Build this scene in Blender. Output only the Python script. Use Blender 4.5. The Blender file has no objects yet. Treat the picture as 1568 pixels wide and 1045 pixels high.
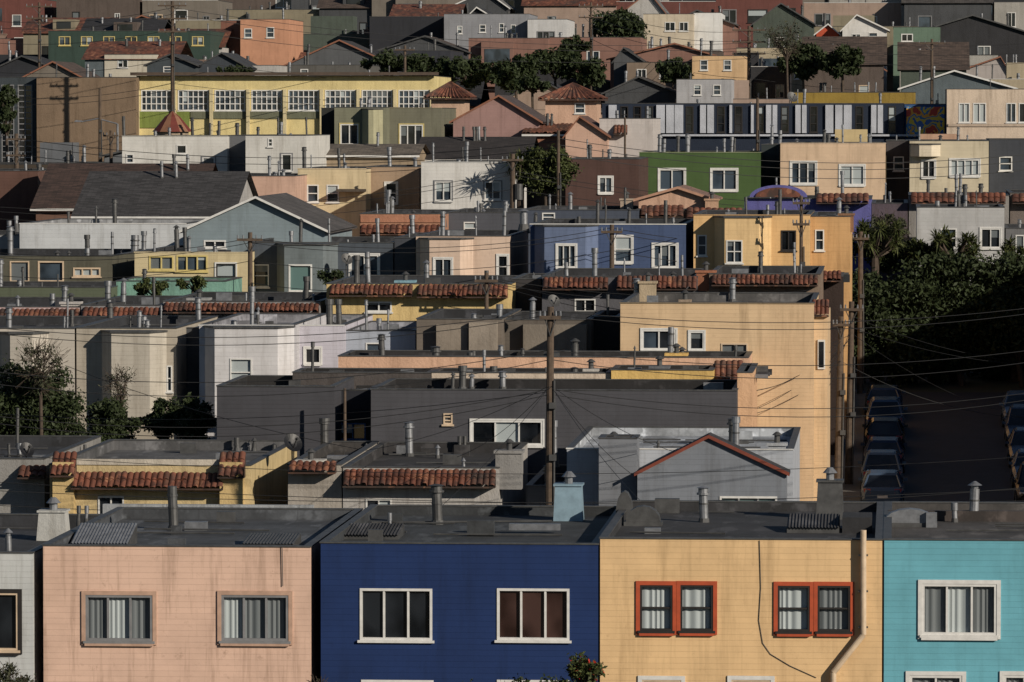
import bpy, math, random
import numpy as np
from mathutils import Vector
random.seed(11); np.random.seed(5)
sin,cos,pi=math.sin,math.cos,math.pi
F=8000.; CZ=30.
TH=math.atan(591/F); PH=math.atan(340.5/F)
fw=Vector((-sin(TH)*cos(PH),cos(TH)*cos(PH),-sin(PH))); rt=Vector((cos(TH),sin(TH),0)); up=rt.cross(fw)
def ray(px,py): return fw+rt*((px-784)/F)+up*((522.5-py)/F)
def P(px,py,Y):
    d=ray(px,py); t=Y/d.y
    return Vector((d.x*t,Y,CZ+d.z*t))
GP=[(-400,27),(0,28.2),(20,24.5),(60,17),(100,12),(143,10.5),(230,14),(260,16),(325,19),(400,24),(500,31.5),(600,39.5),(750,52),(1000,70),(1400,80),(4000,80)]
def gz(Y):
    for (a,b),(c,d) in zip(GP,GP[1:]):
        if Y<=c: return b+(d-b)*(Y-a)/(c-a)
    return 80.
sc=bpy.context.scene
col=sc.collection
# ---------------------------------------------------------------- materials
def lin(c):
    r=[]
    for v in c[:3]:
        v=v/255.
        r.append(v/12.92 if v<=0.04045 else ((v+0.055)/1.055)**2.4)
    return tuple(r)+(1,)
def adj(c,ds=.10,k=.74):
    a=lin(c); y=.3*a[0]+.59*a[1]+.11*a[2]
    return tuple(k*(v*(1-ds)+y*ds) for v in a[:3])+(1,)
MC={}
def nm(name):
    m=bpy.data.materials.new(name); m.use_nodes=True
    nt=m.node_tree; b=nt.nodes['Principled BSDF']; return m,nt,b
def N(nt,t,**k):
    n=nt.nodes.new(t)
    for a,v in k.items(): setattr(n,a,v)
    return n
def posmap(nt,scale):
    g=N(nt,'ShaderNodeNewGeometry'); m=N(nt,'ShaderNodeMapping'); m.inputs['Scale'].default_value=scale
    nt.links.new(g.outputs['Position'],m.inputs['Vector']); return m.outputs['Vector']
def noise(nt,scale3,s=1,det=4,rough=.6):
    n=N(nt,'ShaderNodeTexNoise'); n.inputs['Scale'].default_value=s; n.inputs['Detail'].default_value=det; n.inputs['Roughness'].default_value=rough
    nt.links.new(posmap(nt,scale3),n.inputs['Vector']); return n.outputs['Fac']
def rng(nt,v,a,b,c,d):
    m=N(nt,'ShaderNodeMapRange'); 
    for i,x in zip((1,2,3,4),(a,b,c,d)): m.inputs[i].default_value=x
    nt.links.new(v,m.inputs[0]); return m.outputs[0]
def mixc(nt,f,a,b,mode='MIX'):
    m=N(nt,'ShaderNodeMix',data_type='RGBA',blend_type=mode)
    if isinstance(f,(int,float)): m.inputs[0].default_value=f
    else: nt.links.new(f,m.inputs[0])
    for i,x in ((6,a),(7,b)):
        if isinstance(x,tuple): m.inputs[i].default_value=x
        else: nt.links.new(x,m.inputs[i])
    return m.outputs[2]
def paint(c,kind='clap',sp=.16,dirt=.55,far=0):
    k=('p',c,kind,sp,dirt,far)
    if k in MC: return MC[k]
    m,nt,b=nm('painted_'+kind); L=nt.links
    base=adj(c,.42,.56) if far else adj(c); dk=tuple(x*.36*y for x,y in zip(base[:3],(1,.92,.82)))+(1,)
    md=tuple(x*.78 for x in base[:3])+(1,)
    st=rng(nt,noise(nt,(2.6,2.6,.2),1,5,.7),.50,.76,0,dirt)
    pt=rng(nt,noise(nt,(.6,.6,.6),1,5,.65),.42,.68,0,.9)
    c1=mixc(nt,pt,base,md); c2=mixc(nt,st,c1,dk)
    c2=mixc(nt,rng(nt,noise(nt,(3,3,3),1,5,.75),.58,.72,0,dirt*.6),c2,dk)
    g=N(nt,'ShaderNodeNewGeometry'); sx=N(nt,'ShaderNodeSeparateXYZ'); L.new(g.outputs['Position'],sx.inputs[0])
    bu=N(nt,'ShaderNodeBump'); bu.inputs['Strength'].default_value=1
    fine=noise(nt,(9,9,9),1,4,.7)
    if kind=='clap':
        a=N(nt,'ShaderNodeMath',operation='MULTIPLY'); a.inputs[1].default_value=1/sp; L.new(sx.outputs[2],a.inputs[0])
        fr=N(nt,'ShaderNodeMath',operation='FRACT'); L.new(a.outputs[0],fr.inputs[0])
        s=rng(nt,fr.outputs[0],0.0,.12,0,1.); s2=rng(nt,fr.outputs[0],.12,1,0,.35)
        h=N(nt,'ShaderNodeMath',operation='SUBTRACT'); L.new(s,h.inputs[0]); L.new(s2,h.inputs[1])
        ad=N(nt,'ShaderNodeMath',operation='MULTIPLY_ADD'); L.new(fine,ad.inputs[0]); ad.inputs[1].default_value=.6; L.new(h.outputs[0],ad.inputs[2])
        L.new(ad.outputs[0],bu.inputs['Height']); bu.inputs['Distance'].default_value=.0045
        fl=N(nt,'ShaderNodeMath',operation='FLOOR'); L.new(a.outputs[0],fl.inputs[0])
        cx=N(nt,'ShaderNodeMath',operation='MULTIPLY_ADD'); L.new(sx.outputs[0],cx.inputs[0]); cx.inputs[1].default_value=.27; 
        wn0=N(nt,'ShaderNodeTexWhiteNoise',noise_dimensions='1D'); L.new(fl.outputs[0],wn0.inputs['W']); L.new(wn0.outputs['Value'],cx.inputs[2])
        fx=N(nt,'ShaderNodeMath',operation='FLOOR'); L.new(cx.outputs[0],fx.inputs[0])
        cb=N(nt,'ShaderNodeCombineXYZ'); L.new(fl.outputs[0],cb.inputs[0]); L.new(fx.outputs[0],cb.inputs[1])
        wn=N(nt,'ShaderNodeTexWhiteNoise',noise_dimensions='3D'); L.new(cb.outputs[0],wn.inputs['Vector'])
        c2=mixc(nt,rng(nt,wn.outputs['Value'],0,1,0,.4),c2,tuple(x*.84 for x in base[:3])+(1,))
    else:
        L.new(fine,bu.inputs['Height']); bu.inputs['Distance'].default_value=.025
    L.new(bu.outputs[0],b.inputs['Normal']); L.new(c2,b.inputs['Base Color'])
    b.inputs['Roughness'].default_value=.75; b.inputs['Specular IOR Level'].default_value=.2
    MC[k]=m; return m
def plain(name,c,r=.6,met=0,var=.3,s=3):
    k=('q',name,c)
    if k in MC: return MC[k]
    m,nt,b=nm(name); base=lin(c); dk=tuple(x*(1-var) for x in base[:3])+(1,)
    f=rng(nt,noise(nt,(s,s,s),1,5,.65),.35,.7,0,1)
    nt.links.new(mixc(nt,f,base,dk),b.inputs['Base Color']); b.inputs['Roughness'].default_value=r; b.inputs['Metallic'].default_value=met
    MC[k]=m; return m
def roofmat(c):
    k=('r',c)
    if k in MC: return MC[k]
    m,nt,b=nm('tar_roof'); base=adj(c,.1,.62); dk=tuple(x*.45 for x in base[:3])+(1,); lt=tuple(min(1,x*1.8+.012) for x in base[:3])+(1,)
    c1=mixc(nt,rng(nt,noise(nt,(.5,.35,.5),1,5,.7),.4,.62,0,1),base,dk)
    c2=mixc(nt,rng(nt,noise(nt,(.9,.25,.9),1.7,3,.6),.56,.66,0,.7),c1,lt)
    g=N(nt,'ShaderNodeNewGeometry'); sx=N(nt,'ShaderNodeSeparateXYZ'); nt.links.new(g.outputs['Position'],sx.inputs[0])
    a=N(nt,'ShaderNodeMath',operation='MULTIPLY_ADD'); a.inputs[1].default_value=1.0; nt.links.new(sx.outputs[0],a.inputs[0]); nt.links.new(rng(nt,noise(nt,(.4,.4,.4),1,2),0,1,0,.2),a.inputs[2])
    fr=N(nt,'ShaderNodeMath',operation='FRACT'); nt.links.new(a.outputs[0],fr.inputs[0])
    c2=mixc(nt,rng(nt,fr.outputs[0],.0,.07,.55,0),c2,dk)
    bu=N(nt,'ShaderNodeBump'); bu.inputs['Strength'].default_value=.5; bu.inputs['Distance'].default_value=.03
    nt.links.new(noise(nt,(5,5,5),1,5,.8),bu.inputs['Height']); nt.links.new(bu.outputs[0],b.inputs['Normal'])
    nt.links.new(c2,b.inputs['Base Color']); b.inputs['Roughness'].default_value=.85
    MC[k]=m; return m
def tilemat(c=(122,70,50)):
    k=('t',c)
    if k in MC: return MC[k]
    m,nt,b=nm('terracotta_tile'); base=adj(c,.05,.85)
    v=N(nt,'ShaderNodeTexVoronoi'); v.inputs['Scale'].default_value=1; nt.links.new(posmap(nt,(4.4,2.5,2.8)),v.inputs['Vector'])
    sp=N(nt,'ShaderNodeSeparateColor'); nt.links.new(v.outputs['Color'],sp.inputs[0])
    c1=mixc(nt,rng(nt,sp.outputs[0],0,1,0,.9),base,tuple(x*.3 for x in base[:3])+(1,))
    c2=mixc(nt,rng(nt,sp.outputs[1],.8,1,0,.5),c1,lin((160,112,84)))
    c3=mixc(nt,rng(nt,noise(nt,(.8,.8,.8),1,4,.6),.46,.70,0,.85),c2,lin((48,42,38)))
    nt.links.new(c3,b.inputs['Base Color']); b.inputs['Roughness'].default_value=.8
    MC[k]=m; return m
def shingle(c):
    k=('s',c)
    if k in MC: return MC[k]
    m,nt,b=nm('asphalt_shingle'); base=adj(c,.2,.55)
    br=N(nt,'ShaderNodeTexBrick'); br.inputs['Scale'].default_value=1; br.inputs['Brick Width'].default_value=.5; br.inputs['Row Height'].default_value=.17; br.inputs['Mortar Size'].default_value=.012
    g=N(nt,'ShaderNodeNewGeometry'); s=N(nt,'ShaderNodeSeparateXYZ'); cb=N(nt,'ShaderNodeCombineXYZ')
    ad=N(nt,'ShaderNodeMath',operation='ADD'); nt.links.new(g.outputs['Position'],s.inputs[0]); nt.links.new(s.outputs[0],cb.inputs[0])
    nt.links.new(s.outputs[1],ad.inputs[0]); nt.links.new(s.outputs[2],ad.inputs[1]); nt.links.new(ad.outputs[0],cb.inputs[1]); nt.links.new(cb.outputs[0],br.inputs['Vector'])
    br.inputs['Color1'].default_value=tuple(x*1.6 for x in base[:3])+(1,); br.inputs['Color2'].default_value=tuple(x*.5 for x in base[:3])+(1,); br.inputs['Mortar'].default_value=tuple(x*.3 for x in base[:3])+(1,)
    c2=mixc(nt,rng(nt,noise(nt,(1,1,1),.8,4,.7),.45,.7,0,.6),br.outputs['Color'],tuple(x*.6 for x in base[:3])+(1,))
    nt.links.new(c2,b.inputs['Base Color']); b.inputs['Roughness'].default_value=.9
    MC[k]=m; return m
def glass(c=(22,26,32),r=.06):
    k=('g',c)
    if k in MC: return MC[k]
    m,nt,b=nm('window_glass'); 
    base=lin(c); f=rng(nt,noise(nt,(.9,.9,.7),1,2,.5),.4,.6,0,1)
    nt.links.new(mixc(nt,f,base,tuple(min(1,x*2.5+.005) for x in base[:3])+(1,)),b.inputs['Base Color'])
    b.inputs['Roughness'].default_value=r; b.inputs['Specular IOR Level'].default_value=.6
    MC[k]=m; return m
def curtain(c):
    k=('c',c)
    if k in MC: return MC[k]
    m,nt,b=nm('curtain'); 
    b.inputs['Base Color'].default_value=lin(c); b.inputs['Roughness'].default_value=.6
    b.inputs['Coat Weight'].default_value=.6; b.inputs['Coat Roughness'].default_value=.04
    MC[k]=m; return m
GALV=plain('galvanised_metal',(138,140,144),.45,.5,.45,4)
GALV2=plain('weathered_metal',(84,84,84),.55,.35,.5,3)
WHITE=plain('white_trim_paint',(204,203,200),.5,0,.2,5)
FR={'w':WHITE,'k':plain('bronze_frame',(38,34,32),.5),'c':plain('cream_trim',(196,174,148),.6),'n':plain('navy_trim',(30,40,80),.6),
    't':plain('teal_trim',(120,170,175),.6),'o':plain('orange_trim',(170,72,38),.6),'y':plain('yellow_trim',(196,178,116),.6),'p':plain('pink_trim',(178,146,126),.6),'g':plain('grey_trim',(120,120,122),.6),'b':plain('blue_trim',(50,90,140),.6)}
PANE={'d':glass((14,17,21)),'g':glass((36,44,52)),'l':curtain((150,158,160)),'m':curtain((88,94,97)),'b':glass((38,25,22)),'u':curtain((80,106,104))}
# ---------------------------------------------------------------- mesh building
class B:
    def __init__(s,name,loc):
        s.name=name; s.loc=Vector(loc); s.p={}
    def g(s,part):
        return s.p.setdefault(part,([],[],[],[]))
    def poly(s,part,mat,pts):
        v,f,fm,ms=s.g(part)
        if mat not in ms: ms.append(mat)
        n=len(v); v.extend([tuple(Vector(p)-s.loc) for p in pts]); f.append(tuple(range(n,n+len(pts)))); fm.append(ms.index(mat))
    def mesh(s,part,mat,pts,faces):
        v,f,fm,ms=s.g(part)
        if mat not in ms: ms.append(mat)
        n=len(v); v.extend([tuple(Vector(p)-s.loc) for p in pts]); i=ms.index(mat)
        for q in faces: f.append(tuple(n+k for k in q)); fm.append(i)
    def box(s,part,mat,x0,x1,y0,y1,z0,z1):
        pts=[(x,y,z) for z in (z0,z1) for y in (y0,y1) for x in (x0,x1)]
        s.mesh(part,mat,pts,[(0,2,3,1),(4,5,7,6),(0,1,5,4),(2,6,7,3),(0,4,6,2),(1,3,7,5)])
    def cyl(s,part,mat,a,b,r0,r1,n=10,cap=True):
        a=Vector(a); b=Vector(b); d=(b-a).normalized(); u=d.orthogonal().normalized(); w=d.cross(u)
        pts=[]
        for c,r in ((a,r0),(b,r1)):
            for i in range(n):
                t=2*pi*i/n; pts.append(c+u*(r*cos(t))+w*(r*sin(t)))
        fs=[(i,(i+1)%n,n+(i+1)%n,n+i) for i in range(n)]
        if cap: fs+= [tuple(range(n,2*n)),tuple(reversed(range(n)))]
        s.mesh(part,mat,pts,fs)
    def done(s,single=False):
        if single:
            (k,(v,f,fm,ms)),=s.p.items()
            o=mk(s.name,v,f,fm,ms); o.location=s.loc; return o
        e=bpy.data.objects.new(s.name,None); e.location=s.loc; col.objects.link(e); e.empty_display_size=.5
        for k,(v,f,fm,ms) in s.p.items():
            o=mk(k,v,f,fm,ms); o.parent=e
        return e
def mk(name,v,f,fm,ms,smooth=False):
    me=bpy.data.meshes.new(name); me.from_pydata(v,[],f)
    for m in ms: me.materials.append(m)
    me.polygons.foreach_set('material_index',fm)
    if smooth: me.polygons.foreach_set('use_smooth',[True]*len(f))
    me.update(); o=bpy.data.objects.new(name,me); col.objects.link(o); return o

def window(b,x0,x1,z0,z1,Y,st):
    fr,pn,nv,nh=st[:4]; cas=st[4] if len(st)>4 else None
    fm=FR[fr]; w=.07 if x1-x0>1.1 else .055
    far=max(1,Y/230.); w*=min(far,1.3)
    for (a,c) in ((x0,x0+w),(x1-w,x1)): b.box('window_frames',fm,a,c,Y-.03,Y+.09,z0,z1)
    for (a,c) in ((z0,z0+w),(z1-w,z1)): b.box('window_frames',fm,x0+w,x1-w,Y-.03,Y+.09,a,c)
    for i in range(1,nv):
        x=x0+(x1-x0)*i/nv; b.box('window_frames',fm,x-w*.4,x+w*.4,Y-.01,Y+.09,z0+w,z1-w)
    for j in range(1,nh):
        z=z0+(z1-z0)*j/nh
        for i in range(nv):
            xa=x0+(x1-x0)*i/nv+(w if i==0 else w*.4); xb=x0+(x1-x0)*(i+1)/nv-(w if i==nv-1 else w*.4)
            b.box('window_frames',fm,xa,xb,Y-.008,Y+.09,z-w*.4,z+w*.4)
    b.box('window_frames',fm,x0-.06,x1+.06,Y-.09,Y-.031,z0-.07,z0)
    pl=pn if len(pn)==nv else pn[0]*nv
    for i in range(nv):
        xa=x0+(x1-x0)*i/nv; xb=x0+(x1-x0)*(i+1)/nv
        m=PANE[pl[i]]
        if pl[i] in 'lmu' and Y<160:
            n=int((xb-xa)/.035); pts=[]; ph=random.uniform(0,6)
            for k in range(n+1):
                x=xa+(xb-xa)*k/n; y=Y+.10+.03*(sin(x*34+2.2*sin(x*7+ph)+ph)+1)/2
                pts+= [(x,y,z0),(x,y,z1)]
            b.mesh('curtains',m,pts,[(2*k,2*k+2,2*k+3,2*k+1) for k in range(n)])
        else:
            tl=random.uniform(-.012,.012); tz=random.uniform(-.01,.01)
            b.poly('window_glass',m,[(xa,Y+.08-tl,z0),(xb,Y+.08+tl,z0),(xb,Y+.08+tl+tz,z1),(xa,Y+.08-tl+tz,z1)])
            if pl[i] in 'dg' and random.random()<.35 and Y>160:
                zz=z1-(z1-z0)*random.uniform(.25,.6)
                b.poly('window_blinds',PANE['m' if random.random()<.6 else 'l'],[(xa,Y+.055,zz),(xb,Y+.055,zz),(xb,Y+.055,z1),(xa,Y+.055,z1)])
    if cas:
        cm=FR[cas]; t=.11 if Y<160 else .07
        b.box('window_casing',cm,x0-t,x0,Y-.045,Y+.01,z0-t,z1+t); b.box('window_casing',cm,x1,x1+t,Y-.045,Y+.01,z0-t,z1+t)
        b.box('window_casing',cm,x0,x1,Y-.045,Y+.01,z1,z1+t); b.box('window_casing',cm,x0-.02,x1+.02,Y-.095,Y-.032,z0-t-.03,z0-.071)
def facade(b,mat,x0,x1,z0,z1,Y,wins,part='walls'):
    ws=[w for w in wins if w[0]>x0+.02 and w[1]<x1-.02 and w[3]<z1-.02 and w[2]>z0+.02]
    xs=sorted({x0,x1}|{w[0] for w in ws}|{w[1] for w in ws}); zs=sorted({z0,z1}|{w[2] for w in ws}|{w[3] for w in ws})
    for i in range(len(xs)-1):
        for j in range(len(zs)-1):
            cx=(xs[i]+xs[i+1])/2; cz=(zs[j]+zs[j+1])/2
            if any(w[0]<cx<w[1] and w[2]<cz<w[3] for w in ws): continue
            b.poly(part,mat,[(xs[i],Y,zs[j]),(xs[i+1],Y,zs[j]),(xs[i+1],Y,zs[j+1]),(xs[i],Y,zs[j+1])])
    for w in ws:
        b.poly(part,mat,[(w[0],Y,w[2]),(w[0],Y,w[3]),(w[0],Y+.12,w[3]),(w[0],Y+.12,w[2])])
        b.poly(part,mat,[(w[1],Y,w[2]),(w[1],Y+.12,w[2]),(w[1],Y+.12,w[3]),(w[1],Y,w[3])])
        b.poly(part,mat,[(w[0],Y,w[3]),(w[1],Y,w[3]),(w[1],Y+.12,w[3]),(w[0],Y+.12,w[3])])
        window(b,w[0],w[1],w[2],w[3],Y,w[4])
def pwins(wins,Y):
    r=[]
    for (a,t,c,d,st) in wins:
        p=P(a,t,Y); q=P(c,d,Y); r.append((p.x,q.x,q.z,p.z,st))
    return r
def tile(b,x0,x1,Yt,zt,Yb,zb,per=.21,part='tile_roof'):
    if Yt>240: per=.3
    n=max(4,int((x1-x0)/per)); k=6
    sl=math.hypot(Yt-Yb,zt-zb); rows=max(2,int(round(sl/.34)))
    nv=Vector((0,-(zt-zb),(Yt-Yb))); nv.normalize()
    if nv.z<0: nv=-nv
    pts=[]; fs=[]; w=n*k+1
    rs=random.Random(int(x0*100))
    jit=[[rs.uniform(-.025,.025) for _ in range(n+1)] for _ in range(rows+1)]
    for r in range(rows):
        for e in (0,1):
            t=(r+e)/rows
            for i in range(w):
                x=x0+(x1-x0)*i/(n*k); jj=min(i//k,n)
                h=.065*abs(sin(pi*i/k))**.8+(.045 if e else 0.0)+jit[r][jj]
                y=Yt+(Yb-Yt)*t; z=zt+(zb-zt)*t
                if e and r==rows-1: z+=jit[rows][jj]*1.5
                pts.append((x+nv.x*h,y+nv.y*h,z+nv.z*h))
    for q in range(2*rows-1):
        for i in range(w-1):
            a=q*w+i; fs.append((a,a+w,a+w+1,a+1))
    b.mesh(part,tilemat(),pts,fs)
    dk=tilemat((70,46,36))
    b.box(part,dk,x0,x1,Yb+.01,Yb+.05,zb-.06,zb)
    b.poly(part,dk,[(x0,Yb+.03,zb-.06),(x1,Yb+.03,zb-.06),(x1,Yt,zb-.06),(x0,Yt,zb-.06)])
    for x in (x0,x1): b.poly(part,dk,[(x,Yb+.03,zb-.06),(x,Yt,zb-.06),(x,Yt,zt)])
def vent(b,x,y,z,h,r=.11,style=None,part='roof_vents'):
    style=style if style is not None else random.randint(0,3)
    m=GALV if random.random()<.6 else GALV2
    tx=random.uniform(-.03,.03)*h
    b.cyl(part,GALV2,(x,y,z-.35),(x,y,z+.12),r*1.7,r*1.15,10)
    b.cyl(part,m,(x,y,z+.10),(x+tx,y,z+h-.22),r,r,12,False); x+=tx
    if h>1.0: b.cyl(part,GALV2,(x-tx*.5,y,z+h*.5),(x-tx*.5,y,z+h*.5+.05),r*1.12,r*1.12,12)
    if style==0:
        b.cyl(part,m,(x,y,z+h-.24),(x,y,z+h-.18),r*1.5,r*1.5,12); b.cyl(part,m,(x,y,z+h-.18),(x,y,z+h-.04),r*1.15,r*1.15,12); b.cyl(part,m,(x,y,z+h-.04),(x,y,z+h),r*1.6,r*.5,12)
    elif style==1:
        b.cyl(part,m,(x,y,z+h-.22),(x,y,z+h-.05),r*.75,r*.75,10); b.cyl(part,m,(x,y,z+h-.12),(x,y,z+h),r*1.55,r*.25,12)
    elif style==2:
        b.cyl(part,m,(x,y,z+h-.22),(x,y,z+h),r*1.3,r*1.3,12)
    else:
        b.cyl(part,m,(x,y,z+h-.24),(x,y,z+h),r*1.0,r*1.0,12); b.cyl(part,GALV2,(x,y,z+h-.3),(x,y,z+h-.24),r*1.2,r*1.2,12)
def chimney(b,x,y,z,h,w,mat,part='chimney'):
    b.box(part,mat,x-w/2,x+w/2,y-w/2,y+w/2,z-.4,z+h)
    b.box(part,mat,x-w/2-.06,x+w/2+.06,y-w/2-.06,y+w/2+.06,z+h,z+h+.1)
    b.cyl(part,GALV2,(x,y,z+h+.1),(x,y,z+h+.4),.1,.1,10); b.cyl(part,GALV2,(x,y,z+h+.36),(x,y,z+h+.48),.19,.05,10)
TAR=(58,60,66)
def body(b,mat,rm,x0,x1,Y,dep,z0,zt,wins,par=.35,t=.18,cop=None,backup=0):
    Yb=Y+dep
    facade(b,mat,x0,x1,z0,zt,Y,wins)
    b.poly('walls',mat,[(x1,Y,z0),(x1,Yb,z0),(x1,Yb,zt),(x1,Y,zt)])
    b.poly('walls',mat,[(x0,Y,z0),(x0,Y,zt),(x0,Yb,zt),(x0,Yb,z0)])
    b.poly('walls',mat,[(x0,Yb,z0),(x0,Yb,zt),(x1,Yb,zt),(x1,Yb,z0)])
    zr=zt-par
    b.poly('roof',rm,[(x0+t,Y+t,zr),(x1-t,Y+t,zr),(x1-t,Yb-t,zr),(x0+t,Yb-t,zr)])
    for q in ([(x0+t,Y+t),(x1-t,Y+t)],[(x1-t,Y+t),(x1-t,Yb-t)],[(x1-t,Yb-t),(x0+t,Yb-t)],[(x0+t,Yb-t),(x0+t,Y+t)]):
        b.poly('parapet',rm,[(q[0][0],q[0][1],zr),(q[1][0],q[1][1],zr),(q[1][0],q[1][1],zt),(q[0][0],q[0][1],zt)])
    cm=cop or GALV2; o=.03; h=.04
    b.box('coping',cm,x0-o,x1+o,Y-o,Y+t+.02,zt,zt+h); b.box('coping',GALV2,x0-o,x1+o,Yb-t-.02,Yb+o,zt,zt+h)
    b.box('coping',GALV2,x0-o,x0+t+.02,Y+t+.02,Yb-t-.02,zt,zt+h); b.box('coping',GALV2,x1-t-.02,x1+o,Y+t+.02,Yb-t-.02,zt,zt+h)
    if backup: b.box('rear_parapet',mat,x0,x1,Yb-t-.02,Yb+.02,zt+h+.002,zt+h+backup)
    for i in range(4 if Y<260 else 2):
        yy=random.uniform(Y+1,Yb-1); xa=random.uniform(x0+.4,max(x0+.5,x1-2)); xb=min(x1-.3,xa+random.uniform(.8,4))
        b.cyl('roof_conduit',GALV2,(xa,yy,zr+.06),(xb,yy+random.uniform(-.4,.4),zr+.06),.028,.028,6)
        xc=random.uniform(x0+.8,max(x0+.9,x1-.8)); wq=random.uniform(.15,.4); b.box('roof_curb',rm if i%2 else (GALV2 if i else GALV),xc-wq,xc+wq,yy+.1,yy+.1+wq,zr,zr+random.uniform(.12,.45))
    return zr
def roofY(px,py,zr):
    d=ray(px,py); s=d.z/d.y
    return (zr-CZ)/s if abs(s)>1e-5 else 1e9
def house(name,Y,x0,x1,yt,colr,wins=(),dep=13,kind='clap',roof=TAR,nv=3,vents=(),bays=(),tiles=(),chim=(),cop=None,par=.35,extra=None,backup=0,dirt=.6,bands=()):
    a=P(x0,yt,Y); c=P(x1,yt,Y); z0=gz(Y)-1.5
    b=B(name,((a.x+c.x)/2,Y,gz(Y)))
    mat=paint(colr,kind,.16 if Y<240 else .2,dirt); rm=roofmat(roof)
    zr=body(b,mat,rm,a.x,c.x,Y,dep,z0,a.z,pwins(wins,Y),par,cop=cop,backup=backup)
    for (bx0,bx1,byt,byb,bd,bw,bc) in bays:
        p=P(bx0,byt,Y-bd); q=P(bx1,byb,Y-bd); an=min(.55,bd); bm=paint(bc,kind,.18,dirt) if bc else mat
        zb=q.z; zt=p.z
        facade(b,bm,p.x+an,q.x-an,zb,zt,Y-bd,pwins(bw,Y-bd),'bay_window')
        b.poly('bay_window',bm,[(p.x,Y,zb),(p.x+an,Y-bd,zb),(p.x+an,Y-bd,zt),(p.x,Y,zt)])
        b.poly('bay_window',bm,[(q.x-an,Y-bd,zb),(q.x,Y,zb),(q.x,Y,zt),(q.x-an,Y-bd,zt)])
        b.poly('bay_window',bm,[(p.x,Y,zb),(q.x,Y,zb),(q.x-an,Y-bd,zb),(p.x+an,Y-bd,zb)])
        b.mesh('bay_roof',GALV2,[(p.x-.05,Y,zt),(p.x+an-.05,Y-bd-.06,zt),(q.x-an+.05,Y-bd-.06,zt),(q.x+.05,Y,zt),(p.x-.05,Y,zt+.08),(p.x+an-.05,Y-bd-.06,zt+.08),(q.x-an+.05,Y-bd-.06,zt+.08),(q.x+.05,Y,zt+.08)],[(0,1,5,4),(1,2,6,5),(2,3,7,6),(4,5,6,7),(0,3,2,1)])
    for (tx0,tx1,ty0,ty1) in tiles:
        p=P(tx0,ty0,Y-.08); q=P(tx1,ty1,Y-.75)
        tile(b,p.x,q.x,Y-.03,p.z,Y-.65,q.z)
    for (bx0,by0,bx1,by1,bc,pr) in bands:
        p=P(bx0,by0,Y-pr); q=P(bx1,by1,Y-pr)
        b.box('trim_bands',paint(bc,'stucco'),p.x,q.x,Y-pr,Y-.002,q.z,p.z)
    for v in vents:
        px,yt_,yb_=v[:3]; yy=min(max(roofY(px,yb_,zr),Y+.5),Y+dep-.5); p=P(px,yb_,yy)
        h=(yb_-yt_)*yy/F*1.0+ (0 if abs(p.z-zr)<.2 else p.z-zr)
        vent(b,p.x,yy,zr,max(.5,h),.13 if len(v)<4 else v[3],v[4] if len(v)>4 else None)
    for i in range(nv+(2 if nv>1 and 170<Y<340 else 0)):
        x=random.uniform(a.x+.5,c.x-.5); yy=random.uniform(Y+.8,Y+dep-1)
        vent(b,x,yy,zr,random.choice([.5,.7,.9,1.2,1.5]),random.choice([.04,.06,.09,.12]))
    for (px,yt_,yb_,w,cc) in chim:
        yy=min(max(roofY(px,yb_,zr),Y+.6),Y+dep-.6); p=P(px,yb_,yy); top=P(px,yt_,yy).z
        chimney(b,p.x,yy,zr,max(.4,top-zr-.4),w,paint(cc,'stucco'))
    if extra: extra(b,a.x,c.x,Y,zr,a.z,mat)
    return b.done()
def gable(name,Y,x0,x1,ye,ap,colr,rc,wins=(),dep=12,kind='clap',edge=None,ov=.3,vents=(),bt=.08):
    a=P(x0,ye,Y); c=P(x1,ye,Y); t=P(ap[0],ap[1],Y); z0=gz(Y)-1.5
    b=B(name,((a.x+c.x)/2,Y,gz(Y))); mat=paint(colr,kind,.18); rm=rc if not isinstance(rc,tuple) else shingle(rc)
    facade(b,mat,a.x,c.x,z0,a.z,Y,pwins(wins,Y))
    Yb=Y+dep; b.poly('walls',mat,[(a.x,Y,a.z),(c.x,Y,a.z),t]); b.poly('walls',mat,[(a.x,Yb,a.z),(t.x,Yb,t.z),(c.x,Yb,a.z)])
    b.poly('walls',mat,[(c.x,Y,z0),(c.x,Yb,z0),(c.x,Yb,a.z),(c.x,Y,a.z)]); b.poly('walls',mat,[(a.x,Y,z0),(a.x,Y,a.z),(a.x,Yb,a.z),(a.x,Yb,z0)])
    b.poly('walls',mat,[(a.x,Yb,z0),(a.x,Yb,a.z),(c.x,Yb,a.z),(c.x,Yb,z0)])
    em=edge or WHITE
    for e in (a,c):
        d=Vector((e.x-t.x,0,e.z-t.z)); L=d.length; d/=L; end=t+d*(L+ov)
        th=.1
        pts=[(t.x,Y-ov,t.z),(end.x,Y-ov,end.z),(end.x,Yb+ov*.5,end.z),(t.x,Yb+ov*.5,t.z)]
        tp=[(p[0],p[1],p[2]+th) for p in pts]
        b.mesh('roof',rm,pts+tp,[(4,5,6,7),(0,3,2,1),(2,3,7,6)])
        lo=-bt; hi=th+.02
        b.mesh('bargeboard',em,[(t.x,Y-ov-.03,t.z+lo),(end.x,Y-ov-.03,end.z+lo),(end.x,Y-ov-.03,end.z+hi),(t.x,Y-ov-.03,t.z+hi),
            (t.x,Y-ov+.06,t.z+lo),(end.x,Y-ov+.06,end.z+lo),(end.x,Y-ov+.06,end.z+hi),(t.x,Y-ov+.06,t.z+hi)],[(0,1,2,3),(4,7,6,5),(3,2,6,7),(0,4,5,1),(1,5,6,2)])
    for (px,y0,y1) in vents:
        yy=Y+3; p=P(px,y1,yy); vent(b,p.x,yy,p.z,(y1-y0)*yy/F)
    return b.done()
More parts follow.
